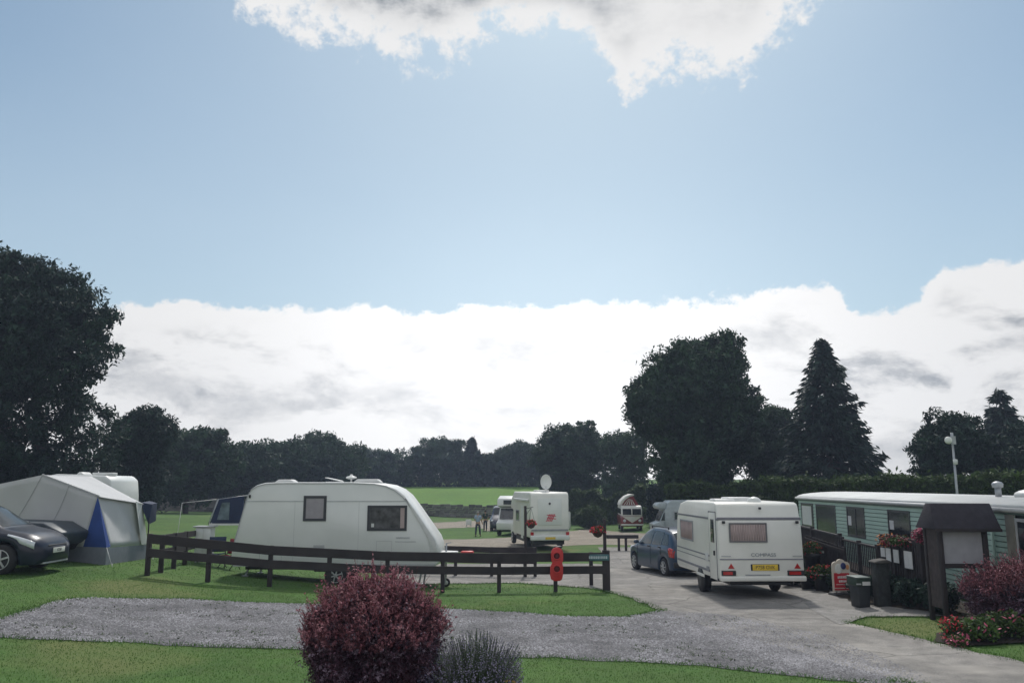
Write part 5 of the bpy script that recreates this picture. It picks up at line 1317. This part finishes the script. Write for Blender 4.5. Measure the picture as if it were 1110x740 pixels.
# clapboards
q = MB(); nb_ = 17; z0 = .45; bh = (ev-z0)/nb_
prof = []
for k in range(nb_): prof += [(-.022, z0+bh*k), (-.002, z0+bh*(k+1)-.001)]
prof = prof + [(.06, ev),(.06,z0)]
openings = [(su(869)-.1,su(881)), (su(884),su(905)), (su(917),su(936)), (su(961),su(985)), (su(1098),LL-.35)]
zlo = [1.29-gz, .62, 1.25-gz, 1.30-gz, .62]; zhi = [2.2-gz, 2.2-gz, 2.2-gz, 2.2-gz, 2.22-gz]
q = MB()
cuts = sorted([0.0]+[max(0,a) for o in openings for a in o]+[LL])
for a, b in zip(cuts, cuts[1:]):
    if b-a < .01: continue
    m_ = (a+b)/2; op = [i for i, o in enumerate(openings) if o[0] < m_ < o[1]]
    for k in range(nb_):
        za, zb_ = z0+bh*k, z0+bh*(k+.84)
        if op and zb_ > zlo[op[0]]+.02 and za < zhi[op[0]]-.02: continue
        q.add([(a,-.04,za),(b,-.04,za),(b,-.03,zb_),(a,-.03,zb_),(a,.0,za),(b,.0,za),(a,.0,zb_),(b,.0,zb_)],[(0,1,2,3),(0,4,5,1),(3,2,7,6)])
wall = q.build('front_wall', LGREEN, t, recalc=False)
q = MB(); q.box(.02,LL-.02,.1,Dp-.02,.42,ev-.02); q.build('shell', LGD, t)
q = MB(); q.box(-.03,0.0,-.02,Dp,.42,ev); q.box(LL,LL+.03,-.02,Dp,.42,ev); q.box(0,LL,Dp,Dp+.03,.42,ev); q.build('end_walls', LGREEN, t)
q = MB(); q.box(0,LL,.02,.06,-.3,.43); q.build('skirting', BLACK, t)
for i, (o, a, b) in enumerate(zip(openings, zlo, zhi)):
    if i in (1,4):
        f_ = window(t,'y',max(0.02,o[0]),o[1],a,b,-.03,-1,WFR if i==1 else LTRIM,fw=.07,name='door')
    else: f_ = window(t,'y',max(.02,o[0]),o[1],a,b,-.03,-1,WFR,fw=.06)
    if i in (2,3): q = MB(); q.box(o[0]+.12,o[0]+.42,-.048,-.041,a+.35,b-.3); q.build('notice', mat('paper', (.62,.62,.62), .9), f_)
    if i == 0: q = MB(); q.box(max(.02,o[0])+.1,o[1]-.25,-.048,-.041,a+.1,b-.1); q.build('blind', OFFW, f_)
    if i == 2: q = MB(); q.box((o[0]+o[1])/2-.02,(o[0]+o[1])/2+.02,-.055,-.041,a,b); q.build('mullion', WFR, f_)
q = MB(); q.box(su(1088),su(1097.5),-.06,0,.4,2.3-gz); q.build('door_post', mat('beige_post', (.20,.19,.16), .7), t, bevel=.01)
q = MB(); q.box(-.05,LL+.05,-.08,-.028,ev-.13,ev-.01); q.build('fascia', LGD, t, bevel=.008)
q = MB(); q.tube((-.05,-.11,ev-.04),(LL+.05,-.11,ev-.04),.05,.05,8); q.build('gutter', LTRIM, t)
for s_ in (su(1075),): q = MB(); q.tube((s_,-.09,ev-.1),(s_,-.09,.3),.035); q.build('downpipe', LGREEN, t)
rp_ = [(-.10,ev)]+[(Dp/2*(1-math.cos(math.pi*k/12))-.05+ (0 if k<12 else .1), ev+.02+.19*math.sin(math.pi*k/12)) for k in range(1,12)]+[(Dp+.08,ev)]
q = MB(); q.prism(rp_,'x',-.1,LL+.1,True); q.build('roof', LROOF, t)
xv = su(1034); q = MB(); q.tube((xv,1.0,ev+.2),(xv,1.0,ev+.42),.07,.07,12); q.lathe([(.07,.40),(.12,.42),(.13,.50),(.09,.54),(.02,.56)],(xv,1.0,ev),14); q.build('flue', GALV, t)
for xv in (su(1046),su(1080)): q = MB(); q.ball((xv,1.5,ev+.24),.4,14,8,sz=.35); q.build('roof_dome', OFFW, t)
# lamp mast behind
Yp = 36.0; xp = ux(1042,Yp); t = thing('lamp_mast', 'thin grey mast with a white lamp head rising behind the green lodge', 'mast', ground_loc(xp,Yp)); hz_ = vz(470,Yp)-terrain(xp,Yp)
MB().tube((0,0,-.2),(0,0,hz_-.3),.07,.04,10).build('pole', GALV, t)
q = MB(); q.tube((0,0,hz_-.35),(0,0,hz_+.05),.06); q.box(-.05,.12,-.06,.06,hz_-.45,hz_-.1); q.build('bracket', GALV, t)
q = MB(); q.ball((-.2,-.05,hz_-.28),.16,14,10,sy=.7); q.bar((0,0,hz_-.28),(-.15,0,hz_-.28),.04,.04); q.build('lamp_head', WHITE, t)
q = MB(); q.lathe([(.02,-.12),(.09,-.1),(.09,.1),(.02,.12)],(.02,-.05,hz_-1.2),10); q.build('box', OFFW, t)

# decking with picket railings
def balustrade(label, a, b, z0a, z0b, h, gap=.11, name='railing', floor=True, extra=None):
    a = Vector(a); b = Vector(b); L_ = (b-a).length; d = (b-a)/L_; t = thing(name, label, 'railing', (a.x,a.y,0), math.atan2(d.y,d.x)); zf = lambda s: z0a+(z0b-z0a)*s/L_
    for hh, nm in ((h,'top_rail'),(.12,'bottom_rail')): MB().bar((0,0,zf(0)+hh),(L_,0,zf(L_)+hh),.07 if hh==h else .04,.05 if hh==h else .07).build(nm, WOODD, t)
    n = int(L_/gap)
    for i in range(1,n):
        s = L_*i/n; MB().box(s-.018,s+.018,-.012,.012,zf(s)+.08,zf(s)+h).build('picket', WOODD, t)
    for s in (0,L_/2,L_): MB().box(s-.045,s+.045,-.05,.05,terrain(a.x+d.x*s,a.y+d.y*s)-.1,zf(s)+h+.08).build('post', WOODD, t)
    return t
xD = 9.55
balustrade('dark picket railing along the near half of the ramp left of the waste bin', (xD-.02,24.6),(xD,22.3),.42,.36,.92)
balustrade('dark picket railing along the upper landing behind the cream caravan', (xD+.1,29.6),(xD-.02,24.75),.62,.48,.95)
t = thing('entrance_ramp', 'dark timber entrance ramp with boarded side in front of the green lodge', 'ramp', (xD,22.3,0), math.pi/2)
q = MB(); q.prism([(0,.30),(2.3,.40),(7.3,.60),(7.3,.52),(2.3,.32),(0,.22)],'y',-1.2,-.02); q.build('deck', WOODB, t)
q = MB()
for i in range(36): q.box(i*.2+.01,i*.2+.195,.0,.03,-.4,.22+.3*i/36+.06); 
q.build('side_boards', WOODD, t)
# dark sloping board panel by the caravan
t = thing('windbreak_panel', 'dark boarded panel with a small white label beside the cream caravan', 'panel', (ux(874,25.0),25.0,terrain(8.7,25)), R(-72))
kk = 1.0
for i in range(11): MB().box(i*.15,i*.15+.14,-.02,.02,.02,1.42-.022*i).build('board', WOODD, t)
MB().bar((-.02,-.04,1.32),(1.66,-.04,1.08),.04,.09).build('rail', WOODD, t)
MB().box(.5,.8,-.055,-.035,.98,1.04).build('label_plate', OFFW, t)
# noticeboard railing with papers and baskets
Yn0, Yn1 = 21.3, 19.4; xn0, xn1 = ux(956,Yn0), ux(998,Yn1)
t = thing('notice_fence', 'dark slatted fence panel with white paper notices left of the roofed notice board', 'fence', (xn0,Yn0,0), math.atan2(Yn1-Yn0,xn1-xn0)); LN = math.hypot(xn1-xn0,Yn1-Yn0)
zt_ = vz(583,20.4)
for s in (0,LN*.33,LN*.62,LN): MB().box(s-.05,s+.05,-.05,.05,terrain(9.4,20)-.1,zt_+.04).build('post', WOODD, t)
for z in (zt_-.03,.55): MB().box(0,LN,-.03,.03,z-.05,z+.05).build('rail', WOODD, t)
n = 17
for i in range(n): s = LN*(i+.5)/n; MB().box(s-.035,s+.035,-.015,.015,.12,zt_-.02).build('slat', WOODD, t)
def col_s(u):
    rx, ry, _ = ray(u,600); k = None
    # intersect with the fence line
    d = Vector(((xn1-xn0)/LN,(Yn1-Yn0)/LN)); nn = Vector((-d.y,d.x)); k = (xn0*nn.x+Yn0*nn.y)/(rx*nn.x+ry*nn.y); return (Vector((rx*k-xn0,ry*k-Yn0))).dot(d), ry*k
PAPER = mat('paper', (.62,.62,.62), .9)
for i, (ua, ub, va, vb) in enumerate([(958,962.5,593,602.5),(963.5,968.5,593.5,607.5),(971.5,977,595,609),(983,991.5,596.5,615)]):
    sa, ya_ = col_s(ua); sb, _ = col_s(ub)
    p_ = thing('paper_notice', ['small white paper notice at the far left of the slatted panel','white paper notice second from the left on the slatted panel','white paper notice third from the left on the slatted panel','largest white paper notice at the right of the slatted panel'][i], 'notice', (xn0,Yn0,0), math.atan2(Yn1-Yn0,xn1-xn0), 'paper notices on the slatted panel')
    MB().box(sa,sb,-.075,-.062,vz(vb,ya_),vz(va,ya_)).build('sheet', PAPER, p_); MB().box(sa-.02,sb+.02,-.061,-.052,vz(vb,ya_)-.02,vz(va,ya_)+.02).build('backing', BLACK, p_)
flowers('flower_trough', 'trough of orange and dark red flowers on top of the slatted panel', ux(962,21), 20.9, .55, .34, F_ORG, 260, .028, z=vz(593,21), leafm=mat('dark_red_leaf', (.10,.03,.035), .8, island=.4), nf=.3, seed=41)
flowers('flower_trough', 'trough of dark flowers along the middle of the slatted panel top', ux(976,20.2), 20.2, .8, .26, mat('dark_red_petal', (.2,.02,.04), .7, island=.4), 500, .03, z=vz(592,20.2), leafm=L_HEDGE, nf=.4, seed=42)
flowers('flower_trough', 'small pink red flowers at the right end of the slatted panel', ux(996,19.4), 19.3, .34, .34, F_PINK, 320, .03, z=vz(589,19.3), leafm=mat('dark_red_leaf', (.1,.03,.035), .8), nf=.4, seed=43)
# shrubs at the feet
for i, (x_, y_, w_, h_, lab) in enumerate([(8.95,20.6,.9,.75,'dark low shrub below the paper notices'),(9.15,19.6,.9,.7,'dark low shrub below the right end of the slatted panel'),(9.3,18.7,.8,.6,'dark low shrub beside the left post of the notice board'),(8.75,21.6,.7,.5,'small dark shrub behind the waste bin')]):
    bush('low_shrub', lab, x_, y_, w_, h_, L_DARK, 2600, .035, sig=.07, seed=50+i)
# planters with red flowers by the caravan
for i, (u, vt, Yp, w_, h_, lab) in enumerate([(879,593,24.2,.55,.42,'upper pot of red flowers on a stand beside the cream caravan'),(888,618,23.4,.75,.42,'lower spreading pot of red flowers left of the red and cream sign board'),(873,622,24.0,.5,.4,'pot of red flowers close to the corner of the cream caravan')]):
    x_ = ux(u,Yp); zt0 = vz(vt,Yp); zb0 = max(terrain(x_,Yp)+.28, zt0-.1)
    t = thing('flower_pot', lab, 'flower pot', ground_loc(x_,Yp)); hh = zt0-terrain(x_,Yp)-.05
    MB().lathe([(.14,0),(.17,.02),(.2,hh*.8),(.23,hh*.8),(.23,hh*.9),(.18,hh*.9)],n=18).build('pot', BLACK, t)
    def pts(n,s):
        p = rng.normal(size=(n,3)); p /= np.linalg.norm(p,axis=1)[:,None]; p = p*np.array([w_/2,w_/2.5,h_/2])*s*(.75+.3*rng.random((n,1))); p[:,2] += hh; return p[p[:,2] > .05]
    two_leaves('blooms', leaves(pts(900,1),.035), L_HEDGE, leaves(pts(110,1.08),.03), F_RED, t)
for i, (x_, y_, w_, h_) in enumerate([(8.25,25.2,.9,.9),(8.55,24.0,.7,.6),(8.75,22.9,.6,.55)]):
    bush('low_shrub', ['dark shrub right behind the corner of the cream caravan','dark shrub behind the lower pot of red flowers','dark shrub behind the red and cream sign board'][i], x_, y_, w_, h_, L_DARK, 2200, .035, sig=.07, seed=70+i)

# ---------------------------------------------------------------- sign board, bin, post, notice board
g = G(911,645); Ys = g.y; ks = Ys/913
t = thing('pavement_sign', 'red and cream pavement sign with an arched top standing by the flower pots', 'sign', ground_loc(g.x+.05,g.y), R(6))
w_ = 10*ks; H_ = 37*ks; z0 = .10
def arch(w, zb, zt, r=.16):
    o = [(-w,zb),(w,zb),(w,zt-r)]; 
    for k in range(7): a = math.pi/2*k/6; o.append((w*.55+(w*.45)*math.cos(a)*1.0, zt-r+r*.62*math.sin(a)))
    for k in range(9): a = math.pi*k/8; o.append((w*.42*math.cos(a), zt-r*.38+r*.38*math.sin(a)))
    for k in range(7): a = math.pi/2*(1-k/6); o.append((-w*.55-(w*.45)*math.cos(a), zt-r+r*.62*math.sin(a)))
    o.append((-w,zt-r)); return o
SCREAM = mat('sign_cream', (.60,.52,.42), .5, col2=(.66,.60,.54), scale=5)
q = MB(); q.prism(arch(w_,z0,H_),'y',-.02,.02); q.build('board', SCREAM, t)
q = MB(); q.box(-w_*.84,w_*.84,-.027,-.0205,z0+.09,z0+.09+15*ks); q.build('red_panel', mat('sign_red', (.48,.03,.04), .5), t)
q = MB(); q.box(-w_*.84,w_*.84,-.027,-.0205,z0+.025,z0+.065); q.build('red_stripe', mat('sign_red', (.48,.03,.04), .5), t)
q = MB(); q.ball((w_*.25,-.03,H_-.17),.075,12,8,sy=.2,sz=1.15); q.build('blue_spot', mat('sign_blue', (.03,.04,.14), .5), t)
q = MB(); q.ball((-w_*.3,-.025,H_-.24),.10,12,8,sy=.1,sz=1.3); q.build('pale_picture', mat('sign_pale', (.66,.66,.62), .5), t)
q = MB(); q.ball((w_*.72,-.025,H_-.2),.045,12,8,sy=.1,sz=1.5); q.build('orange_picture', mat('sign_orange', (.6,.28,.12), .5), t)
q = MB(); r_ = random.Random(9)
for zt, hh, a, b in ((z0+.35,.075,-.11,.12),(z0+.25,.06,-.08,.12)):
    x_ = a
    while x_ < b: ww = r_.uniform(.025,.04); q.box(x_,x_+ww,-.034,-.0275,zt-hh/2*r_.uniform(.7,1),zt+hh/2*r_.uniform(.7,1)); x_ += ww+.010
q.box(-.16,.16,-.034,-.0275,z0+.165,z0+.178)
q.build('lettering', mat('sign_white', (.7,.62,.6), .5), t)
q = MB(); q.prism([(-.30,0),(.30,0),(.26,.07),(-.26,.07)],'y',-.2,.2); q.build('base', BLACK, t, bevel=.02)
for s in (1,-1): MB().box(s*.15-.015,s*.15+.015,-.015,.015,.06,.14).build('spring', GALV, t)

g = G(938,660); Yb_ = g.y; kb = Yb_/913
BING = mat('bin_green', (.022,.045,.032), .5); BIND = mat('bin_dark', (.022,.026,.03), .6)
t = thing('waste_bin', 'squat dark green waste bin with a white label under its rim', 'bin', ground_loc(g.x-.02,g.y+.2), R(4))
wb = 7.0*kb; hb = 35*kb
q = MB(); q.prism([(-wb*.82,0),(wb*.82,0),(wb,hb*.72),(-wb,hb*.72)],'y',-.22,.22); q.build('body', BIND, t, bevel=.02)
q = MB(); q.box(-wb*1.22,wb*1.05,-.25,.25,hb*.66,hb*.88); q.build('hood', BING, t, bevel=.02)
q = MB(); q.box(-wb*1.28,wb*1.08,-.27,.25,hb*.88,hb*.93); q.build('lid', LTRIM if False else mat('bin_lid', (.09,.12,.11), .5), t, bevel=.015)
q = MB(); q.box(-wb*.35,wb*.85,-.276,-.268,hb*.69,hb*.80); q.build('label', PAPER, t)
q = MB(); q.box(-wb*1.3,-wb*.55,-.276,-.268,hb*.71,hb*.75); q.build('small_label', LTRIM, t)
g = G(957,657); t = thing('gate_pillar', 'square dark mossy pillar with a rough capstone right behind the waste bin', 'pillar', ground_loc(g.x-.02,g.y-.05)); kp = g.y/913
q = MB(); q.box(-7*kp,7*kp,-.15,.15,-.1,45*kp); q.build('shaft', mat('mossy_stone', (.030,.034,.034), .95, var=.4, scale=9, bump=.8), t, bevel=.03)
q = MB(); q.prism([(-8.5*kp,45*kp),(8.5*kp,45*kp),(8.5*kp,47*kp),(4*kp,49*kp),(-4*kp,48*kp),(-8.5*kp,46.5*kp)],'y',-.2,.2); q.build('capstone', mat('cap_stone', (.09,.085,.08), .95, var=.3, bump=.6), t, bevel=.02)

Yn = 17.6; xa2, xb2 = ux(1018.5,Yn), ux(1067,Yn); xm = (xa2+xb2)/2; gz = terrain(xm,Yn)
t = thing('notice_board', 'large roofed dark timber notice board with a blank pale panel', 'notice board', (xm,Yn,gz)); zz_ = lambda v: vz(v,Yn)-gz; xx_ = lambda u: ux(u,Yn)-xm
for x_, y_ in ((xx_(1019),0),(xx_(1067.5),0),(xx_(1019),.58),(xx_(1067.5),.58)):
    q = MB(); zg = terrain(xm+x_,Yn+y_)-gz; q.box(x_-.045,x_+.045,y_-.045,y_+.045,zg-.1,zz_(570)); q.build('post', WOODD, t, bevel=.01)
q = MB(); q.box(xx_(1021),xx_(1065),.03,.07,zz_(611),zz_(572)); q.build('panel', mat('board_grey', (.36,.36,.39), .7, var=.08), t)
q = MB(); q.box(xx_(1019),xx_(1067),-.02,.03,zz_(615.5),zz_(610.5)); q.build('sill', WOODD, t, bevel=.008)
q = MB(); q.box(xx_(1019),xx_(1067),-.02,.03,zz_(574),zz_(571)); q.build('head_rail', WOODD, t, bevel=.008)
q = MB()
for k in range(4): y0 = .06+.118*k; q.box(xx_(1019)-.02,xx_(1019)+.02,y0,y0+.112,.25,zz_(571))
q.build('side_boards', mat('side_timber', (.055,.042,.042), .8, var=.3, scale=10), t)
ROOFM = mat('felt_roof', (.028,.025,.034), .85, var=.25, scale=8, bump=.5)
z1, z2 = zz_(573), zz_(545.5); xl0, xr0, xl1, xr1 = xx_(996), xx_(1085), xx_(1004), xx_(1070)
f0, b0 = -.15, .72; ym = .28
xl0, xr0 = ux(1014,Yn+f0,574)-xm, ux(1086,Yn+f0,574)-xm; xl1, xr1 = ux(1005,Yn+ym,546)-xm, ux(1070,Yn+ym,546)-xm
q = MB()
v_ = [(xl0,f0,z1),(xr0,f0,z1),(xr0,b0,z1),(xl0,b0,z1),(xl1,ym-.1,z2),(xr1,ym-.1,z2),(xr1,ym+.1,z2),(xl1,ym+.1,z2)]
q.add(v_,[(0,1,5,4),(1,2,6,5),(2,3,7,6),(3,0,4,7),(4,5,6,7),(0,3,2,1)])
q.build('roof', ROOFM, t, bevel=.012)
q = MB(); q.box(xl0,xr0,f0-.02,f0,z1-.05,z1+.01); q.build('fascia', WOODD, t)
# ---------------------------------------------------------------- sky and light
SUN_EL, SUN_AZ = R(50), R(6)          # azimuth clockwise from +Y
w = bpy.data.worlds.new('World'); scene.world = w; w.use_nodes = True
nt = w.node_tree; N = nt.nodes; L = nt.links
for n in list(N): N.remove(n)
outw = N.new('ShaderNodeOutputWorld')
sky = N.new('ShaderNodeTexSky'); sky.sky_type = 'NISHITA'; sky.sun_disc = False
sky.sun_elevation = SUN_EL; sky.sun_rotation = SUN_AZ; sky.air_density = 1.0; sky.dust_density = 1.2; sky.ozone_density = 1.5
tc = N.new('ShaderNodeTexCoord')
def MN(op, a, b=None, c=None, clamp=False):
    n = N.new('ShaderNodeMath'); n.operation = op; n.use_clamp = clamp
    for i, v in enumerate((a, b, c)):
        if v is None: continue
        if isinstance(v, (int, float)): n.inputs[i].default_value = v
        else: L.new(v, n.inputs[i])
    return n.outputs[0]
def SS(x, lo, hi, a=0.0, b=1.0):
    n = N.new('ShaderNodeMapRange'); n.interpolation_type = 'SMOOTHSTEP'
    n.inputs[1].default_value = lo; n.inputs[2].default_value = hi; n.inputs[3].default_value = a; n.inputs[4].default_value = b
    L.new(x, n.inputs[0]); return n.outputs[0]
sep = N.new('ShaderNodeSeparateXYZ'); L.new(tc.outputs['Generated'], sep.inputs[0])
X, Y, Z = sep.outputs
az = MN('MULTIPLY', MN('ARCTAN2', X, Y), 57.2958)       # degrees right of +Y
el = MN('MULTIPLY', MN('ARCSINE', Z), 57.2958)
cv = N.new('ShaderNodeCombineXYZ'); L.new(az, cv.inputs[0]); L.new(el, cv.inputs[1])
def NZ(scale, det=8, sy=1.0, off=0, rough=.55, dist=0):
    m = N.new('ShaderNodeMapping'); m.inputs['Scale'].default_value = (scale, scale*sy, 1); m.inputs['Location'].default_value = (off, off*.7, off*.3)
    L.new(cv.outputs[0], m.inputs[0]); n = N.new('ShaderNodeTexNoise'); n.inputs['Scale'].default_value = 1; n.inputs['Detail'].default_value = det; n.inputs['Roughness'].default_value = rough; n.inputs['Distortion'].default_value = dist
    L.new(m.outputs[0], n.inputs['Vector']); return n.outputs['Fac']
def fcurve(x, pts, lo, hi):
    """value of az -> float curve; pts in degrees / elevation degrees"""
    n = N.new('ShaderNodeFloatCurve'); c = n.mapping.curves[0]
    xs = [(p[0]+180)/360 for p in pts]; ys = [(p[1]-lo)/(hi-lo) for p in pts]
    c.points[0].location = (xs[0], ys[0]); c.points[1].location = (xs[-1], ys[-1])
    for a_, b_ in list(zip(xs, ys))[1:-1]: c.points.new(a_, b_)
    n.mapping.update()
    L.new(MN('DIVIDE', MN('ADD', x, 180), 360), n.inputs['Value'])
    return MN('ADD', MN('MULTIPLY', n.outputs[0], hi-lo), lo)
def dir_of(u, v):
    dx, dy, dz = ray(u, v); return math.degrees(math.atan2(dx, dy)), math.degrees(math.asin(dz/math.sqrt(dx*dx+dy*dy+dz*dz)))
edge_px = [(-60,325),(120,330),(330,331),(480,333),(640,330),(740,326),(810,318),(880,304),(915,322),(945,336),(992,330),(1003,298),(1060,284),(1110,284),(1180,290)]
pts = [(-180,14),(-60,12)] + [dir_of(*p) for p in edge_px] + [(60,16),(120,14),(180,14)]
edge = fcurve(az, pts, 0, 30)
n_edge = MN('SUBTRACT', NZ(.22, 9, 1.3, 3.1, .6), .5)
n_fine = MN('SUBTRACT', NZ(.9, 8, 1.2, 7.7, .6), .5)
d1 = MN('ADD', MN('SUBTRACT', edge, el), MN('ADD', MN('MULTIPLY', n_edge, 2.6), MN('MULTIPLY', n_fine, 1.9)))
bank_d = SS(d1, -.22, .3)
# ragged holes and thin places on the right of the bank
# the cloud hanging in from the top
c_az, c_el = dir_of(590, -60)
top_pts = [(-180,40),(-60,60)] + [dir_of(*p) for p in [(170,-120),(230,-40),(265,10),(330,34),(390,50),(430,64),(500,52),(545,34),(600,34),(650,60),(685,96),(705,82),(740,74),(800,74),(840,40),(890,4),(930,-40)]] + [(60,60),(180,40)]
top = fcurve(az, top_pts, 10, 70)
d2 = MN('ADD', MN('SUBTRACT', el, top), MN('ADD', MN('MULTIPLY', MN('SUBTRACT', NZ(.30, 9, 1.2, 11.3, .66), .5), 7.5), MN('MULTIPLY', n_fine, 4.5)))
top_d = SS(d2, -.6, 1.1)
# scattered cloud elsewhere, out of the view behind and overhead
nb = N.new('ShaderNodeTexNoise'); nb.inputs['Scale'].default_value = 2.6; nb.inputs['Detail'].default_value = 8
L.new(tc.outputs['Generated'], nb.inputs['Vector'])
behind = MN('MULTIPLY', SS(nb.outputs['Fac'], .48, .6), MN('MAXIMUM', SS(Y, .25, -.1), SS(el, 36, 48)))
dens = MN('MAXIMUM', MN('MAXIMUM', bank_d, top_d), behind)
# shading of the cloud: grey folds
gr1 = SS(NZ(.12, 9, 2.3, 57.0, .60, .25), .46, .62)
gr2 = SS(NZ(.3, 8, 1.8, 5.0, .6), .35, .75)
lowmask = MN('MULTIPLY', SS(MN('SUBTRACT', edge, el), .6, 3.0), SS(el, 0, 4, .45, 1))
grey = MN('MULTIPLY', MN('MULTIPLY', gr1, MN('ADD', MN('MULTIPLY', gr2, .6), .4)), lowmask)
topg = MN('MULTIPLY', SS(MN('SUBTRACT', el, top), .8, 3.8), MN('ADD', MN('MULTIPLY', gr2, .7), .25))
sidev = SS(MN('ABSOLUTE', MN('SUBTRACT', az, 3)), 6, 30)          # the cloud near the sun stays brightest
side = MN('ADD', MN('MULTIPLY', sidev, .6), .5)
rightv = SS(az, 12, 28, 0, .15)
grey = MN('MULTIPLY', grey, MN('ADD', side, rightv))
shade = MN('SUBTRACT', 1.0, MN('MAXIMUM', MN('MULTIPLY', grey, .36), MN('MULTIPLY', MN('MULTIPLY', topg, SS(MN('ABSOLUTE', MN('ADD', az, 4)), 6, 14, 1, .25)), .62)), clamp=True)
glow = SS(MN('SQRT', MN('ADD', MN('POWER', MN('SUBTRACT', az, 3), 2), MN('MULTIPLY', MN('POWER', MN('SUBTRACT', el, 9), 2), 2.5))), 0, 30, 1.0, 0)
bright = MN('MULTIPLY', shade, MN('ADD', .80, MN('MULTIPLY', glow, .36)))
ccol = N.new('ShaderNodeMix'); ccol.data_type = 'RGBA'
ccol.inputs[6].default_value = (.50,.57,.66,1); ccol.inputs[7].default_value = (1.0,1.0,1.0,1)
L.new(SS(shade, .4, 1.0), ccol.inputs[0])
bgc = N.new('ShaderNodeBackground'); L.new(ccol.outputs[2], bgc.inputs[0]); L.new(MN('MULTIPLY', bright, CLOUD_GAIN), bgc.inputs[1])
tint = N.new('ShaderNodeMix'); tint.data_type = 'RGBA'; tint.blend_type = 'MULTIPLY'; tint.inputs[0].default_value = 1; tint.inputs[7].default_value = (.83,.98,.96,1); L.new(sky.outputs[0], tint.inputs[6])
bgs = N.new('ShaderNodeBackground'); L.new(tint.outputs[2], bgs.inputs[0]); bgs.inputs[1].default_value = SKY_STR
# thin high veil over the blue
bgv = N.new('ShaderNodeBackground'); bgv.inputs[0].default_value = (.80,.92,1,1)
L.new(MN('MULTIPLY', MN('ADD', .78, MN('MULTIPLY', glow, .25)), CLOUD_GAIN), bgv.inputs[1])
veil = MN('MULTIPLY', MN('ADD', MN('MULTIPLY', NZ(.03, 4, 2.0, 2.0), .22), MN('ADD', SS(el, 34, 8, -.04, .32), SS(MN('ABSOLUTE', MN('SUBTRACT', az, 2)), 0, 36, .14, -.04))), 1.0)
mv = N.new('ShaderNodeMixShader'); L.new(veil, mv.inputs[0]); L.new(bgs.outputs[0], mv.inputs[1]); L.new(bgv.outputs[0], mv.inputs[2])
mc = N.new('ShaderNodeMixShader'); L.new(dens, mc.inputs[0]); L.new(mv.outputs[0], mc.inputs[1]); L.new(bgc.outputs[0], mc.inputs[2])
L.new(mc.outputs[0], outw.inputs[0])
w.cycles.sampling_method = 'MANUAL'; w.cycles.sample_map_resolution = 512

sd = bpy.data.lights.new('sun', 'SUN'); sd.energy = SUN_STR; sd.angle = R(SUN_ANG); sd.color = (1, .96, .90)
so = bpy.data.objects.new('sun', sd); COL.objects.link(so)
dv = Vector((math.sin(SUN_AZ)*math.cos(SUN_EL), math.cos(SUN_AZ)*math.cos(SUN_EL), math.sin(SUN_EL)))
so.rotation_euler = dv.to_track_quat('Z', 'Y').to_euler()

if HAZE:
    mb = MB(); mb.box(-90, 90, -12, 172, -2.5, 24)
    hm = bpy.data.materials.new('air'); hm.use_nodes = True
    n_ = hm.node_tree.nodes; n_.remove(n_['Principled BSDF'])
    pv = n_.new('ShaderNodeVolumePrincipled'); pv.inputs['Color'].default_value = (.62,.74,1,1); pv.inputs['Density'].default_value = HAZE; pv.inputs['Anisotropy'].default_value = .2
    hm.node_tree.links.new(pv.outputs[0], n_['Material Output'].inputs['Volume'])
    hz_o = mb.build('haze', hm); tag(hz_o, 'thin blue grey air over the camp site', kind='stuff')

scene.render.engine = 'CYCLES'
scene.cycles.use_denoising = True
scene.cycles.max_bounces = 6; scene.cycles.diffuse_bounces = 3; scene.cycles.glossy_bounces = 3; scene.cycles.transmission_bounces = 3; scene.cycles.volume_bounces = 0
scene.cycles.use_adaptive_sampling = True; scene.cycles.adaptive_threshold = .02
scene.view_settings.view_transform = 'Standard'; scene.view_settings.look = 'None'; scene.view_settings.gamma = 1
scene.view_settings.exposure = EXPO
